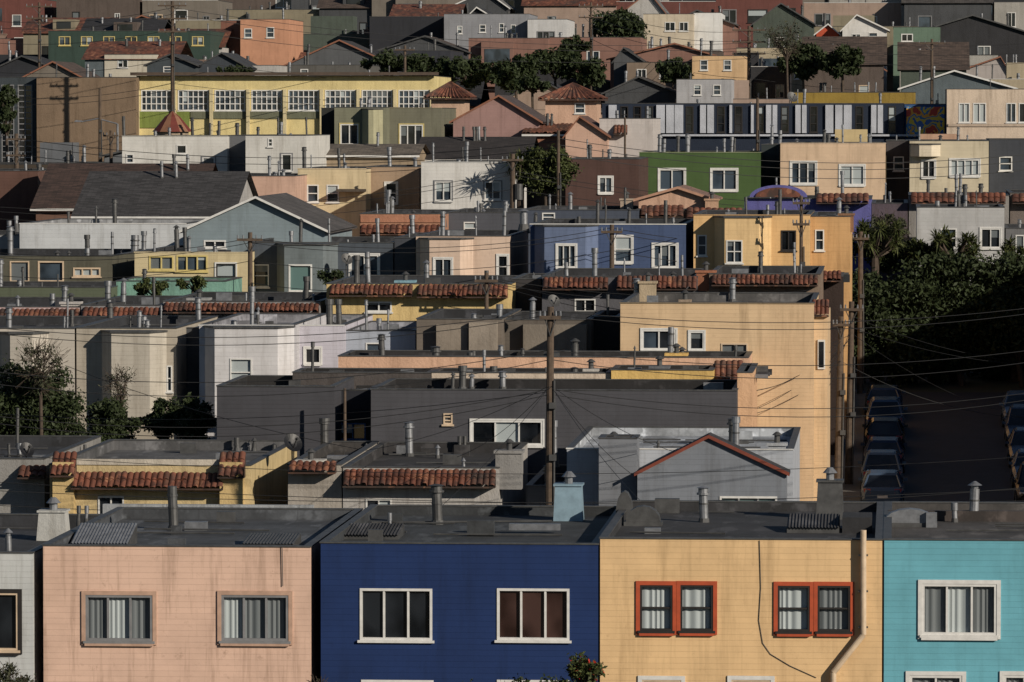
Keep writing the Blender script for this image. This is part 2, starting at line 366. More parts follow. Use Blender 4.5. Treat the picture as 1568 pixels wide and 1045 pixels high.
def sidegable(name,Y,x0,x1,ye,yr,colr,rc,wins=(),dep=11,kind='clap',tiled=False,nv=2):
    a=P(x0,ye,Y); c=P(x1,ye,Y); r=P(x0,yr,Y+dep/2); z0=gz(Y)-1.5; Yb=Y+dep
    b=B(name,((a.x+c.x)/2,Y,gz(Y))); mat=paint(colr,kind,.18)
    facade(b,mat,a.x,c.x,z0,a.z,Y,pwins(wins,Y)); zr=max(r.z,a.z+.6)
    for x in (a.x,c.x): b.poly('walls',mat,[(x,Y,z0),(x,Yb,z0),(x,Yb,a.z),(x,Y+dep/2,zr),(x,Y,a.z)])
    b.poly('walls',mat,[(a.x,Yb,z0),(a.x,Yb,a.z),(c.x,Yb,a.z),(c.x,Yb,z0)])
    o=.3; k=(zr-a.z)/(dep/2)
    if tiled: tile(b,a.x-o,c.x+o,Y+dep/2,zr+.1,Y-o,a.z-o*k+.1,.3,'roof')
    rm=tilemat() if tiled else shingle(rc)
    for (s,yy) in ((0,Y-o),(1,Yb+o)):
        b.poly('roof',rm,[(a.x-o,yy,a.z-o*k+.06),(c.x+o,yy,a.z-o*k+.06),(c.x+o,Y+dep/2,zr+.06),(a.x-o,Y+dep/2,zr+.06)])
    b.box('fascia',WHITE,a.x-o,c.x+o,Y-o-.03,Y-o,a.z-o*k-.08,a.z-o*k+.05)
    for i in range(nv): 
        x=random.uniform(a.x+1,c.x-1); vent(b,x,Y+dep/2-1,zr-k,1.0,.09)
    return b.done()
def hiptower(name,Y,x0,x1,ye,ya,colr,wins=(),dep=None):
    a=P(x0,ye,Y); c=P(x1,ye,Y); w=c.x-a.x; dep=dep or w; b=B(name,((a.x+c.x)/2,Y,gz(Y))); mat=paint(colr,'stucco')
    facade(b,mat,a.x,c.x,gz(Y)-1.5,a.z,Y,pwins(wins,Y))
    b.poly('walls',mat,[(c.x,Y,gz(Y)-1.5),(c.x,Y+dep,gz(Y)-1.5),(c.x,Y+dep,a.z),(c.x,Y,a.z)]); b.poly('walls',mat,[(a.x,Y,gz(Y)-1.5),(a.x,Y,a.z),(a.x,Y+dep,a.z),(a.x,Y+dep,gz(Y)-1.5)])
    o=.5; zt=P(x0,ya,Y+dep/2).z; cx=(a.x+c.x)/2; cy=Y+dep/2
    cn=[(a.x-o,Y-o),(c.x+o,Y-o),(c.x+o,Y+dep+o),(a.x-o,Y+dep+o)]
    for i in range(4):
        p=cn[i]; q=cn[(i+1)%4]; n=12
        for k in range(n):
            f0,f1=k/n,(k+1)/n
            A=Vector((p[0]+(q[0]-p[0])*f0,p[1]+(q[1]-p[1])*f0,a.z)); C=Vector((p[0]+(q[0]-p[0])*f1,p[1]+(q[1]-p[1])*f1,a.z)); M=(A+C)/2+Vector((0,0,.12)); T=Vector((cx,cy,zt))
            b.poly('roof',tilemat(),[A,M,T]); b.poly('roof',tilemat(),[M,C,T])
    b.box('eaves',tilemat((80,52,40)),a.x-o,c.x+o,Y-o,Y+dep+o,a.z-.12,a.z-.003)
    return b.done()
# ---------------------------------------------------------------- ROW A (nearest)
W3=('w','d',3,1); W2=('w','d',2,1); W1=('w','g',1,2); W2h=('w','g',2,2)
def slope_hatch(b,px0,px1,pyf,pyb,zr,Yf,h0,h1,mat,part='skylight'):
    x0=P(px0,pyf,Yf).x; x1=P(px1,pyf,Yf).x; d=1.8
    n=int((x1-x0)/.09)*2; pts=[]
    for i in range(n+1):
        x=x0+(x1-x0)*i/n; e=.03*(i%2)
        pts+=[(x,Yf-.1,zr+h0+e),(x,Yf+d,zr+h1+e)]
    b.mesh(part,mat,pts,[(2*i,2*i+2,2*i+3,2*i+1) for i in range(n)])
    b.mesh(part,GALV2,[(x0,Yf,zr),(x1,Yf,zr),(x1,Yf,zr+h0),(x0,Yf,zr+h0),(x0,Yf+d,zr),(x1,Yf+d,zr),(x1,Yf+d,zr+h1),(x0,Yf+d,zr+h1)],[(0,1,2,3),(1,5,6,2),(0,3,7,4),(4,7,6,5)])
def hood(b,x,y,z,w,h,mat,part='vent_hood'):
    n=8; pts=[]
    for i in range(n+1):
        t=pi*i/n; pts+=[(x-w/2*cos(t),y-.25,z+.12+h*sin(t)),(x-w/2*cos(t),y+.35,z+.12+h*sin(t))]
    b.mesh(part,mat,pts,[(2*i,2*i+2,2*i+3,2*i+1) for i in range(n)]+[tuple(2*i for i in range(n+1)),tuple(2*i+1 for i in range(n+1))])
    b.box(part,GALV2,x-w/2-.05,x+w/2+.05,y-.3,y+.4,z,z+.119)
def metalbox(b,px,py0,py1,Y,w,mat,part='roof_ventilator'):
    p=P(px,py1,Y); t=P(px,py0,Y); x=p.x
    zz=t.z-.42; z0=p.z-.6; u=w/2; q=w*.42
    b.mesh(part,mat,[(x-u,Y-u,z0),(x+u,Y-u,z0),(x+u,Y+u,z0),(x-u,Y+u,z0),(x-q,Y-q,zz),(x+q,Y-q,zz),(x+q,Y+q,zz),(x-q,Y+q,zz)],[(0,1,5,4),(1,2,6,5),(2,3,7,6),(3,0,4,7),(4,5,6,7)])
    b.box(part,mat,x-q-.05,x+q+.05,Y-q-.05,Y+q+.05,zz+.002,zz+.06)
    b.cyl(part,GALV,(x,Y,zz+.06),(x,Y,zz+.3),.12,.12); b.cyl(part,GALV,(x,Y,zz+.26),(x,Y,zz+.42),.22,.08)
def xPink(b,x0,x1,Y,zr,zt,mat):
    slope_hatch(b,108,196,830,800,zr,146,.12,.55,GALV)
    slope_hatch(b,370,450,822,812,zr,146.5,.1,.25,GALV2,'roof_hatch')
    b.cyl('wall_conduit',GALV2,P(432,838,Y-.04),P(433,898,Y-.04),.012,.012,6)
    metalbox(b,82,762,800,152,.9,paint((190,190,186),'stucco'))
def xBlue(b,x0,x1,Y,zr,zt,mat):
    b.box('roof_duct',GALV,P(780,800,150).x,P(858,800,150).x,149.8,150.1,zr+.1,zr+.28)
    slope_hatch(b,525,610,825,800,zr,147.5,.12,.3,roofmat((70,70,74)),'roof_hatch')
    metalbox(b,871,722,790,155,.92,plain('pale_blue_metal',(128,152,166),.5,.1))
    b.cyl('roof_conduit',GALV2,(x0+.4,153,zr+.05),(x1-2,154,zr+.05),.03,.03,6)
def xCream(b,x0,x1,Y,zr,zt,mat):
    c=FR['c']
    b.cyl('downpipe',c,P(1322,812,Y-.18),P(1322,972,Y-.18),.085,.085,12)
    b.cyl('downpipe',c,P(1322,972,Y-.18),P(1276,1030,Y-.18),.085,.085,12)
    b.cyl('downpipe',c,P(1276,1030,Y-.18),P(1276,1080,Y-.18),.085,.085,12)
    for yy in (850,905,960): 
        p=P(1322,yy,Y); b.box('downpipe_bracket',GALV2,p.x-.13,p.x+.13,Y-.2,Y-.002,p.z-.02,p.z+.02)
    pts=[(1163,828),(1165,900),(1162,950),(1168,985),(1180,1002),(1210,1020),(1250,1038)]
    for q,r in zip(pts,pts[1:]): b.cyl('cable',GALV2,P(*q,Y-.02),P(*r,Y-.02),.009,.009,6)
    hood(b,P(985,795,151).x,151,zr,1.0,.45,GALV2); hood(b,P(955,790,153).x,153.5,zr,.5,.7,GALV2)
    metalbox(b,1271,716,780,154,.85,GALV2)
    slope_hatch(b,1205,1285,805,790,zr,148.5,.15,.4,roofmat((66,66,70)),'roof_hatch')
    b.box('roof_hatch',roofmat((50,50,54)),P(1290,800,149).x,P(1335,800,149).x,148.5,150.5,zr,zr+.45)
def xTeal(b,x0,x1,Y,zr,zt,mat):
    hood(b,P(1393,790,151).x,151,zr,1.5,.4,GALV)
    b.box('roof_curb',roofmat((80,70,66)),P(1360,790,153).x,x1-.3,153,153.4,zr,zr+.3)
house('white_house',143,-380,50,845,(205,208,208),[(-28,908,28,996,('c','d',1,1,'k'))],14,nv=2)
house('pink_house',143,66,475,836,(236,196,172),[(131,911,234,982,('g','mlm',3,1,'p')),(339,911,442,982,('g','lmm',3,1,'p'))],14,vents=[(266,744,812,.14,3),(120,775,800,.05,2),(132,778,800,.05,2)],nv=0,extra=xPink,dirt=1.,par=.3,roof=(84,88,94))
house('blue_house',143,491,916,832,(30,56,108),[(551,901,662,981,W3),(761,901,872,981,('w','bbb',3,1)),(553,1041,664,1120,W3),(761,1041,872,1120,W3)],14,vents=[(670,741,803,.15,0),(597,792,812,.05,2)],nv=0,extra=xBlue,dirt=.5,par=.25,roof=(66,70,74))
house('cream_house',143,919,1351,825,(246,204,146),[(980,896,1030,966,('k','l',1,2,'o')),(1042,896,1092,966,('k','l',1,2,'o')),(1191,897,1240,967,('k','l',1,2,'o')),(1252,897,1302,967,('k','m',1,2,'o')),(983,1041,1043,1110,('c','m',2,1,'w')),(1120,1041,1180,1110,('c','m',2,1,'w'))],14,vents=[(1078,745,800,.13,0)],nv=0,extra=xCream,par=.25,dirt=.6,roof=(62,62,66))
house('sky_blue_house',143,1354,1790,827,(108,186,204),[(1412,894,1526,973,('w','mlm',3,1,'w')),(1393,1034,1473,1110,('w','m',2,1,'w')),(1537,1034,1600,1110,('w','m',2,1,'w'))],14,vents=[(1491,737,798,.14,1),(1462,770,800,.08,2)],nv=0,extra=xTeal,par=.25,dirt=.3,roof=(92,88,86))
p=P(158,772,157.3); q=P(480,796,157.3); b=B('stucco_parapet_wall',(p.x,157.3,p.z)); b.box('wall',paint((170,174,178),'stucco',dirt=1.),p.x,q.x,157.2,157.45,gz(157),p.z); b.done(True)
# ---------------------------------------------------------------- ROW B
def tilepiers(rects):
    def f(b,x0,x1,Y,zr,zt,mat):
        for (px0,px1,py0,py1,c) in rects:
            p=P(px0,py0,Y-.5); q=P(px1,py1,Y-.5)
            b.box('pier',paint(c,'stucco'),p.x,q.x,Y-.45,Y-.003,gz(Y)-1,p.z-.05)
            tile(b,p.x-.05,q.x+.05,Y+.1,p.z+.25,Y-.75,q.z)
    return f
house('grey_house',181,-200,68,702,(150,148,145),(),13,'stucco',tiles=[(30,66,714,732)],nv=2,vents=[(30,680,700,.08),(14,684,700,.05)])
house('yellow_house',180,76,384,712,(214,190,138),[(150,760,190,800,W2)],14,'stucco',tiles=[(112,340,724,749)],nv=0,vents=[(363,670,690,.1,3),(389,676,690,.08),(130,690,702,.06),(420,682,700,.06)],bands=[(115,703,345,713,(206,196,180),.04)],extra=tilepiers([(80,112,706,728,(214,184,124)),(336,371,706,730,(214,184,124))]),roof=(110,110,112))
house('stucco_house',180,441,523,712,(176,168,158),(),13,'stucco',tiles=[(444,512,708,724)],nv=0,vents=[(497,640,694,.15,2)],chim=[(476,738,765,.9,(210,205,195))],roof=(70,66,64))
house('tile_front_house',180,525,764,716,(186,182,178),[(560,764,600,800,W2)],14,'stucco',tiles=[(527,757,720,746)],nv=1,vents=[(627,645,699,.14,0),(561,686,700,.07),(670,684,702,.07),(704,668,680,.06),(712,668,682,.06)],chim=[(780,676,740,.9,(150,148,146))],roof=(58,56,58),dirt=1.)
house('white_roof_house',180.5,868,1214,688,(186,192,202),(),13,'clap',nv=1,par=.3,roof=(200,206,214),cop=WHITE,vents=[(848,644,700,.12,2),(1122,640,684,.15,0),(1008,680,696,.06)],chim=[(940,670,700,.9,(120,124,130)),(1190,676,700,.6,(180,184,190))])
house('grey_annex_house',178.5,917,975,672,(132,136,144),(),1.9,'clap',nv=0)
gable('grey_gable_house',178,976,1204,727,(1085,671),(134,140,150),(70,70,74),[(1102,760,1190,800,('w','u',3,1))],1.6,edge=plain('rust_red_trim',(118,54,36),.7),ov=.12,bt=.0)
house('grey_house',182,806,866,745,(110,112,118),(),11,nv=1)
# ---------------------------------------------------------------- ROW C
house('charcoal_house',196,332,512,592,(78,78,84),(),8,nv=0,dirt=.25,roof=(44,42,42))
house('charcoal_house',198.5,512,568,598,(50,52,60),[(520,648,560,674,('b','d',2,1))],5.5,nv=0,dirt=.25,roof=(44,42,42))  # recessed part; its shade is put into the darker wall colour
house('charcoal_house',195,568,1128,597,(84,84,90),[(722,644,831,682,('w','dld',3,1,'w')),(679,633,693,650,('c','m',1,3))],8,nv=0,dirt=.4,roof=(42,40,42),vents=[(708,560,597,.14,2),(722,572,597,.1),(770,568,597,.12,0),(693,570,597,.07)])
house('peach_corner_house',196.5,1129,1152,571,(232,184,140),(),7,'stucco',nv=0)
# ---------------------------------------------------------------- ROW D
house('black_roof_house',203.2,448,660,571,(90,84,82),(),3.4,'stucco',nv=1,roof=(36,34,36))
house('black_roof_house',203.2,661,935,571,(214,196,176),(),3.4,'stucco',nv=2,roof=(36,34,36),chim=[(905,575,590,.5,(200,196,190))])
house('yellow_house',203,936,1092,567,(230,190,106),(),3.6,'stucco',nv=1,roof=(44,42,42),chim=[(1010,562,590,.7,(110,112,118))])
house('peach_house',206.8,518,1146,546,(230,184,152),(),5,'stucco',nv=4,roof=(52,50,52),vents=[(668,530,568,.15,0),(720,545,560,.1),(880,518,568,.14,1),(800,540,552,.07)],chim=[(1036,530,560,.8,(230,186,100))])
house('brick_red_house',205,1093,1138,560,(150,96,70),(),1.6,'stucco',nv=0,tiles=[(1094,1137,553,588)])
# ---------------------------------------------------------------- ROW E
house('white_house',212,-160,114,503,(196,188,176),[(22,556,60,600,W2),(-90,550,-40,600,W2)],13,bays=[(-5,70,512,640,.7,[(22,557,58,600,('w','g',1,2))],None)],nv=3,vents=[(14,470,510,.12)])
house('white_house',212,117,270,503,(186,176,160),[(255,560,264,600,W1)],13,bays=[(150,250,510,640,1.0,[(170,556,198,602,('w','g',1,2)),(217,557,236,604,('w','l',1,2))],(200,192,178))],nv=3,vents=[(169,462,500,.13,0)])
house('shaded_recess_house',215,271,304,503,(90,92,96),(),10,nv=0)
house('white_bay_house',211.5,305,448,499,(212,210,214),(),13,bays=[(308,446,503,640,1.1,[(352,549,386,592,('w','l',1,2)),(405,550,427,590,('w','g',1,2))],(222,220,222))],nv=2,vents=[(304,455,494,.12),(395,490,500,.06)],cop=WHITE,roof=(170,170,178))
house('shade_tinted_house',214,449,526,499,(206,202,214),[(467,533,491,557,('w','d',1,1,'w'))],12,nv=1,vents=[(505,458,520,.14,2)],roof=(170,170,178),cop=WHITE)  # white wall whose lavender tint is shading put into the paint
house('white_house',215,527,636,507,(180,188,202),[(560,525,585,560,W1)],10,nv=2,vents=[(553,512,530,.06)],roof=(150,152,162))
house('taupe_house',214,638,768,489,(124,114,104),(),11,nv=1,bands=[(668,497,716,540,(150,138,124),.5),(718,494,760,540,(160,148,134),.8)],vents=[(765,466,492,.12)])
house('taupe_house',216,769,905,490,(110,102,94),(),9,nv=1,bands=[(801,497,898,540,(140,130,118),.5)])
house('dark_house',218,906,949,486,(60,58,58),(),7,nv=1)
def xE5(b,x0,x1,Y,zr,zt,mat):
    b.box('side_bay',mat,x1+.002,x1+.55,Y+1.2,Y+10,gz(Y)-1,zt-.5)
    tile(b,x1-.1,x1+.6,Y+1.6,zt+.1,Y+1.0,zt-.5)
    b.box('window_frames',WHITE,x1+.15,x1+.45,Y+1.12,Y+1.199,zt-2.7,zt-1.5)
    b.box('window_glass',PANE['d'],x1+.2,x1+.40,Y+1.10,Y+1.119,zt-2.62,zt-1.58)
house('tan_house',212,950,1246,465,(232,198,154),[(983,505,1035,536,('w','gd',2,1,'w')),(1056,508,1078,536,('w','d',1,1,'w')),(1104,526,1145,560,('c','m',2,1))],13,nv=0,vents=[(975,426,462,.13,0),(1122,424,461,.13,0)],chim=[(992,420,446,.7,(190,170,140)),(1049,496,540,.4,(170,150,130))],extra=xE5,dirt=.6,roof=(100,98,98),cop=paint((150,130,100),'stucco'))
# ---------------------------------------------------------------- ROW F
house('pink_house',228,-160,122,470,(206,178,176),[(20,490,50,510,W2)],12,'stucco',tiles=[(0,118,474,488)],nv=3)
house('grey_house',228,124,246,468,(150,148,150),(),12,'stucco',tiles=[(128,240,472,487)],nv=2,vents=[(165,430,470,.13)],chim=[(109,470,488,.8,(196,190,186))])
house('grey_house',228,250,490,462,(160,158,158),(),12,'stucco',tiles=[(252,486,465,479)],nv=3,chim=[(305,453,478,.9,(160,160,160))],vents=[(300,452,470,.1)])
house('yellow_house',228,500,782,435,(226,196,130),[(560,462,600,478,W2)],12,'stucco',tiles=[(506,630,437,453),(640,776,437,455)],nv=3,chim=[(621,445,478,.8,(130,170,185))])
house('dark_house',231,784,828,428,(70,68,70),(),8,nv=1,vents=[(745,415,440,.1)])
house('grey_house',228,830,1068,424,(96,96,102),[(880,458,912,478,W2)],12,'stucco',tiles=[(832,930,426,443),(945,1066,424,443)],nv=4,vents=[(1118,430,452,.12)])
house('tan_house',228,1086,1256,420,(140,120,104),(),12,'stucco',tiles=[(1090,1252,422,437)],nv=3,chim=[(1081,408,432,.8,(170,110,80))],vents=[(1165,385,410,.1)])
house('dark_brown_house',238,1258,1290,424,(60,48,44),(),6,'stucco',nv=0,tiles=[(1260,1288,416,430)])
house('sage_house',241,-160,170,440,(98,106,86),(),8,nv=2,vents=[(30,428,446,.1)])
house('mint_house',243,178,346,431,(128,176,160),(),6,'stucco',nv=1,roof=(120,160,146))
# ---------------------------------------------------------------- ROW G
house('olive_house',251,-180,172,392,(100,98,84),[(112,410,154,424,('c','l',3,1)),(15,400,45,432,('c','m',1,1)),(58,400,98,432,('c','g',1,1)),(-80,400,-40,432,W2)],13,nv=4,vents=[(16,345,392,.14,0),(172,355,375,.07),(206,360,380,.2,3)])
house('cream_house',250,206,378,387,(218,200,156),[(228,392,266,414,('y','m',2,1)),(270,391,318,416,('y','g',3,1)),(331,404,361,440,('k','d',1,1,'w'))],13,nv=3,vents=[(220,348,382,.12,2),(330,368,380,.06)],cop=paint((228,210,170),'stucco'))
house('shaded_recess_house',253,380,602,372,(86,94,104),[(536,390,580,430,('w','g',2,1,'w')),(385,405,412,440,('w','d',1,2))],12,nv=3,bays=[(418,512,376,455,1.6,[(442,405,478,447,('w','u',1,1)),(483,402,503,448,('w','l',1,2))],(120,130,134))],vents=[(425,340,372,.12,0),(390,362,374,.06),(532,400,425,.05)])
house('shaded_recess_house',253,604,636,365,(76,80,88),(),11,nv=1)  # strip shaded by the peach neighbour, the shade painted in as dark wall
house('peach_house',250,637,780,362,(226,198,176),[(762,391,778,426,('w','d',1,2,'w'))],13,nv=3,bays=[(640,722,367,450,1.0,[(665,396,692,430,('w','g',2,1,'w')),(701,397,716,420,('w','g',1,2))],None)],vents=[(632,325,360,.12,2)])
house('blue_slate_house',250,812,1050,344,(74,92,130),[(941,362,968,402,('w','g',1,2,'w')),(1000,374,1037,410,('w','g',3,1,'w'))],13,nv=3,bays=[(816,914,347,440,1.1,[(826,375,840,406,('w','l',1,1,'w')),(853,375,882,410,('w','g',3,1,'w')),(889,375,905,410,('w','g',1,2,'w'))],(108,124,158))],vents=[(802,318,345,.2,1),(820,322,344,.1),(886,330,344,.1),(963,315,344,.09)],cop=WHITE)
house('apricot_house',250,1062,1240,330,(240,194,130),[(1196,353,1219,384,('k','d',2,1)),(1068,360,1082,392,('w','g',1,2))],13,nv=3,bays=[(1092,1180,334,440,1.2,[(1112,368,1137,403,('w','g',2,2)),(1150,368,1165,403,('w','g',1,2))],(242,204,144))],vents=[(1175,310,330,.08)],cop=paint((200,160,110),'stucco'))
house('apricot_house',251.5,1241,1302,332,(220,172,112),[(1248,352,1262,384,W1)],12,nv=1,chim=[(1296,325,345,.7,(150,110,80))])
house('white_house',274,1404,1538,318,(196,196,196),[(1502,350,1532,380,('w','d',2,1,'w')),(1440,350,1465,380,W1)],9,nv=3,vents=[(1435,308,340,.13),(1468,290,322,.12)])
house('grey_house',274,1540,1700,350,(120,120,122),[(1555,360,1580,390,W2)],10,nv=2)
# ---------------------------------------------------------------- ROW H
house('white_hall',270,30,284,343,(210,214,218),(),13,nv=2,roof=(170,172,176),cop=WHITE,vents=[(25,330,345,.1),(14,345,370,.1)])
house('white_hall',273,-200,29,360,(170,170,170),(),10,nv=2)
gable('shaded_gable_house',262,282,498,354,(392,304),(138,154,162),(96,90,88),[(312,368,346,380,W2)],13,vents=[(427,342,360)],bt=.0)  # pale front; the bluish shade on it is painted into the wall colour
sidegable('shingle_roof_house',287,118,352,330,264,(180,178,176),(74,72,74),dep=13,nv=2)
sidegable('brown_roof_house',302,55,300,318,252,(120,90,76),(84,60,50),dep=13,nv=2)
house('red_roof_house',310,-150,58,262,(110,80,70),(),12,nv=3)
house('peach_house',300,345,452,270,(216,176,154),[(360,280,375,300,W1)],12,nv=2)
house('rose_tile_house',276,551,682,328,(190,138,108),[(575,362,590,380,W1)],12,'stucco',tiles=[(553,676,345,359)],bands=[(552,330,676,341,(190,130,100),.06)],nv=3,vents=[(633,322,345,.1),(680,330,350,.1)])
house('shaded_recess_house',278,684,800,326,(90,92,100),[(710,340,730,360,W1)],12,nv=3)
house('shaded_recess_house',280,801,978,322,(80,88,104),[(830,326,850,340,W1)],12,nv=5,chim=[(960,296,325,.7,(190,170,150))])
gable('tile_dome_house',284,978,1090,306,(1038,289),(214,172,146),(170,126,104),(),9,'stucco',bt=.02,edge=plain('tan_bargeboard',(170,130,108),.7))
house('tan_house',281,978,1140,322,(150,120,104),(),3,'stucco',tiles=[(982,1046,315,332),(1052,1136,319,334)],nv=0,chim=[(1090,296,320,.7,(200,160,130))])
def arch(b,x0,x1,Y,zr,zt,mat):
    p=P(1148,302,Y-.02); q=P(1236,302,Y-.02); cx=(p.x+q.x)/2; r=(q.x-p.x)/2; z=p.z
    for (rr,y0,m) in ((r,Y-.25,paint((104,102,170),'stucco')),(r*.8,Y-.35,tilemat())):
        n=14; pts=[(cx-rr*cos(pi*i/n),y0,z+rr*.42*sin(pi*i/n)) for i in range(n+1)]; pb=[(a,Y+.4,c) for (a,_,c) in pts]
        b.mesh('arched_parapet',m,pts+pb,[tuple(range(n+1))]+[(i,i+1,n+2+i,n+1+i) for i in range(n)])
house('purple_house',284,1140,1334,305,(100,100,168),[(1160,325,1180,340,W1)],12,'stucco',nv=3,extra=arch,tiles=[(1250,1330,297,311)],vents=[(1290,262,300,.1)])
house('mauve_house',286,1335,1390,312,(96,84,92),(),12,'stucco',nv=2)
house('white_tile_house',286,1392,1545,300,(150,146,142),(),12,'stucco',nv=4,tiles=[(1395,1470,296,311),(1476,1540,296,311)])
house('grey_house',287,1547,1700,296,(120,110,104),(),12,'stucco',nv=2,tiles=[(1550,1600,298,311)])
# ---------------------------------------------------------------- ROW I
house('cream_house',306,456,560,259,(224,204,162),[(470,283,488,310,('w','g',1,2)),(500,283,519,310,('w','d',1,2))],13,nv=3,vents=[(466,225,258,.12,0)],bands=[(515,290,558,294,(90,80,70),1.0)],cop=paint((235,215,180),'stucco'))
house('shaded_cream_house',309,561,642,256,(176,150,124),[(590,280,608,312,('w','d',1,2,'w'))],11,nv=1,vents=[(636,240,262,.12)])  # shaded end of the cream house, its shadow painted as a darker wall
house('white_house',301,645,782,249,(228,226,222),[(666,278,692,308,('w','g',2,1,'g')),(742,278,767,306,('w','g',2,1,'g'))],13,nv=4,cop=WHITE,vents=[(714,225,249,.1)])
house('brown_house',312,866,978,244,(90,66,60),[(917,271,938,296,('w','g',2,1,'w'))],12,nv=3)
house('dark_house',316,783,865,262,(50,48,48),(),12,nv=2)
house('white_house',330,187,348,209,(226,224,218),[(310,241,329,258,('w','g',1,1,'g')),(270,222,286,236,('w','d',1,1)),(193,236,205,250,W1)],14,nv=4,cop=paint((190,186,176),'stucco'),vents=[(295,180,208,.1),(335,185,208,.1),(190,178,208,.1)])
house('white_house',326,376,468,208,(220,218,212),[(431,236,447,262,('w','d',1,1,'g')),(410,212,418,225,W1)],14,nv=3)
house('grey_house',331,349,375,208,(110,112,116),(),12,nv=1)  # recess in its right neighbour's shadow, the shadow painted in as grey
house('green_house',325,979,1165,234,(78,104,56),[(1009,259,1049,292,('w','g',2,1,'w')),(1089,259,1129,292,('w','g',2,1,'w'))],14,nv=4,dirt=.4,cop=paint((150,160,120),'stucco'),vents=[(1038,208,234,.1),(1054,208,234,.1),(1120,210,234,.1)])
house('shaded_recess_house',329,1166,1194,222,(60,68,70),(),12,nv=1,vents=[(1182,190,222,.1)])  # gap left of the peach house, shade built into the dark colour
house('peach_house',324,1195,1356,220,(230,198,164),[(1211,248,1250,282,('w','gg',3,1,'w')),(1286,253,1324,284,('w','l',2,1,'w'))],14,nv=5,vents=[(1194,200,220,.12),(1332,205,222,.1)],cop=paint((236,210,180),'stucco'))
house('shaded_recess_house',328.5,1357,1392,216,(80,76,78),[(1368,240,1384,262,W1)],12,nv=1)  # shaded recess beside the cream house, its darkness painted on
house('cream_house',324,1393,1514,216,(220,206,176),[(1412,246,1432,272,('w','d',2,1,'w')),(1455,244,1500,270,('w','l',4,1,'w'))],14,nv=3,bays=[(1394,1440,222,240,.7,[],(230,216,190))])
house('shaded_recess_house',328,1515,1700,214,(72,76,84),[(1530,240,1550,262,W1)],12,nv=3)
house('dark_brown_house',340,-160,186,252,(80,70,60),[(30,262,50,285,W1)],14,nv=3)
# ---------------------------------------------------------------- ROW J
house('sage_house',358,512,592,165,(134,134,112),[(521,190,549,222,('w','d',2,1,'y')),(560,191,576,222,('w','g',1,2,'y'))],12,nv=2,bays=[(552,584,168,228,1.0,[],(178,174,140))],vents=[(553,150,166,.1)])
house('sage_house',361,492,511,166,(54,56,54),(),12,nv=1)  # left strip of the sage house, coloured dark to stand for shade
house('sage_house',360,593,676,166,(124,122,104),[(612,191,648,226,('w','d',3,1,'y'))],12,nv=3,cop=paint((160,150,120),'stucco'))
TB=plain('tile_bargeboard',(130,86,66),.8)
hiptower('tile_tower',372,660,712,150,124,(210,174,148),dep=4)
gable('rose_gable_house',362,694,826,186,(764,148),(170,134,128),(96,78,74),[(752,158,770,182,W1)],12,bt=.02,edge=TB)
hiptower('tile_tower',374,835,914,152,126,(212,172,146),[(880,158,896,174,W1)],dep=5)
gable('peach_gable_house',350,866,930,208,(888,180),(216,176,154),(120,80,66),[(880,200,892,214,W1)],9,bt=.02,edge=TB)
house('white_house',352,918,1000,182,(206,198,194),(),11,nv=3,tiles=[(940,960,192,205)])
sidegable('brown_roof_house',345,640,806,244,211,(110,94,84),(60,52,50),dep=11,nv=5)
sidegable('tan_gable_house',338,478,636,238,222,(166,146,120),(130,116,100),dep=8,nv=1)
sidegable('tile_house',360,806,866,206,196,(170,116,90),(150,80,50),dep=8,tiled=True,nv=2)
b=B('red_cupola',P(264,200,345)); c=P(264,202,345)
for i in range(12):
    t0=2*pi*i/12; t1=2*pi*(i+1)/12; r=1.35
    m=plain('cupola_red',(100,42,32),.7) if i%2 else plain('cupola_tan',(130,92,70),.7)
    b.poly('canopy',m,[(c.x+r*cos(t0),345+r*sin(t0),c.z),(c.x+r*cos(t1),345+r*sin(t1),c.z),(c.x+.5*cos(t1),345+.5*sin(t1),c.z+1.0),(c.x+.5*cos(t0),345+.5*sin(t0),c.z+1.0)])
    b.poly('canopy',m,[(c.x+.5*cos(t0),345+.5*sin(t0),c.z+1.0),(c.x+.5*cos(t1),345+.5*sin(t1),c.z+1.0),(c.x,345,c.z+1.4)])
b.cyl('base',paint((160,144,124),'stucco'),(c.x,345,gz(345)),(c.x,345,c.z),1.1,1.1,14); b.cyl('finial',GALV2,(c.x,345,c.z+1.3),(c.x,345,c.z+1.8),.06,.03,6); b.done()
# ---------------------------------------------------------------- ROW K : school and modern block
sw=[(216+i*56.3,138,216+i*56.3+47,170,('w','g',6,3)) for i in range(8)]
def xSch(b,x0,x1,Y,zr,zt,mat):
    for i in range(9):
        p=P(210+i*56.3-2,137,Y-.4); q=P(210+i*56.3+3,205,Y-.4); b.box('columns',paint((222,206,160),'stucco'),p.x,q.x,Y-.4,Y-.004,gz(Y)-1,p.z)
    b.box('roof_slab',plain('brown_fascia',(80,66,56)),x0-.4,x1+.4,Y-.7,Y-.05,zt+.061,zt+.3)
house('yellow_school_building',410,209,664,117,(232,212,146),sw,16,'stucco',nv=6,extra=xSch,bands=[(212,171,290,196,(130,146,66),.1),(292,171,660,182,(116,118,96),.1)],dirt=.4)  # the second, grey band paints in shadow below the windows
house('beige_school_wing',408,56,208,119,(138,116,94),(),16,'stucco',nv=3,dirt=.5)
house('glass_stair_tower',409,-200,55,119,(70,78,84),[(2,130,22,250,('g','d',2,14)),(27,130,50,250,('g','d',2,14))],14,'stucco',nv=2)
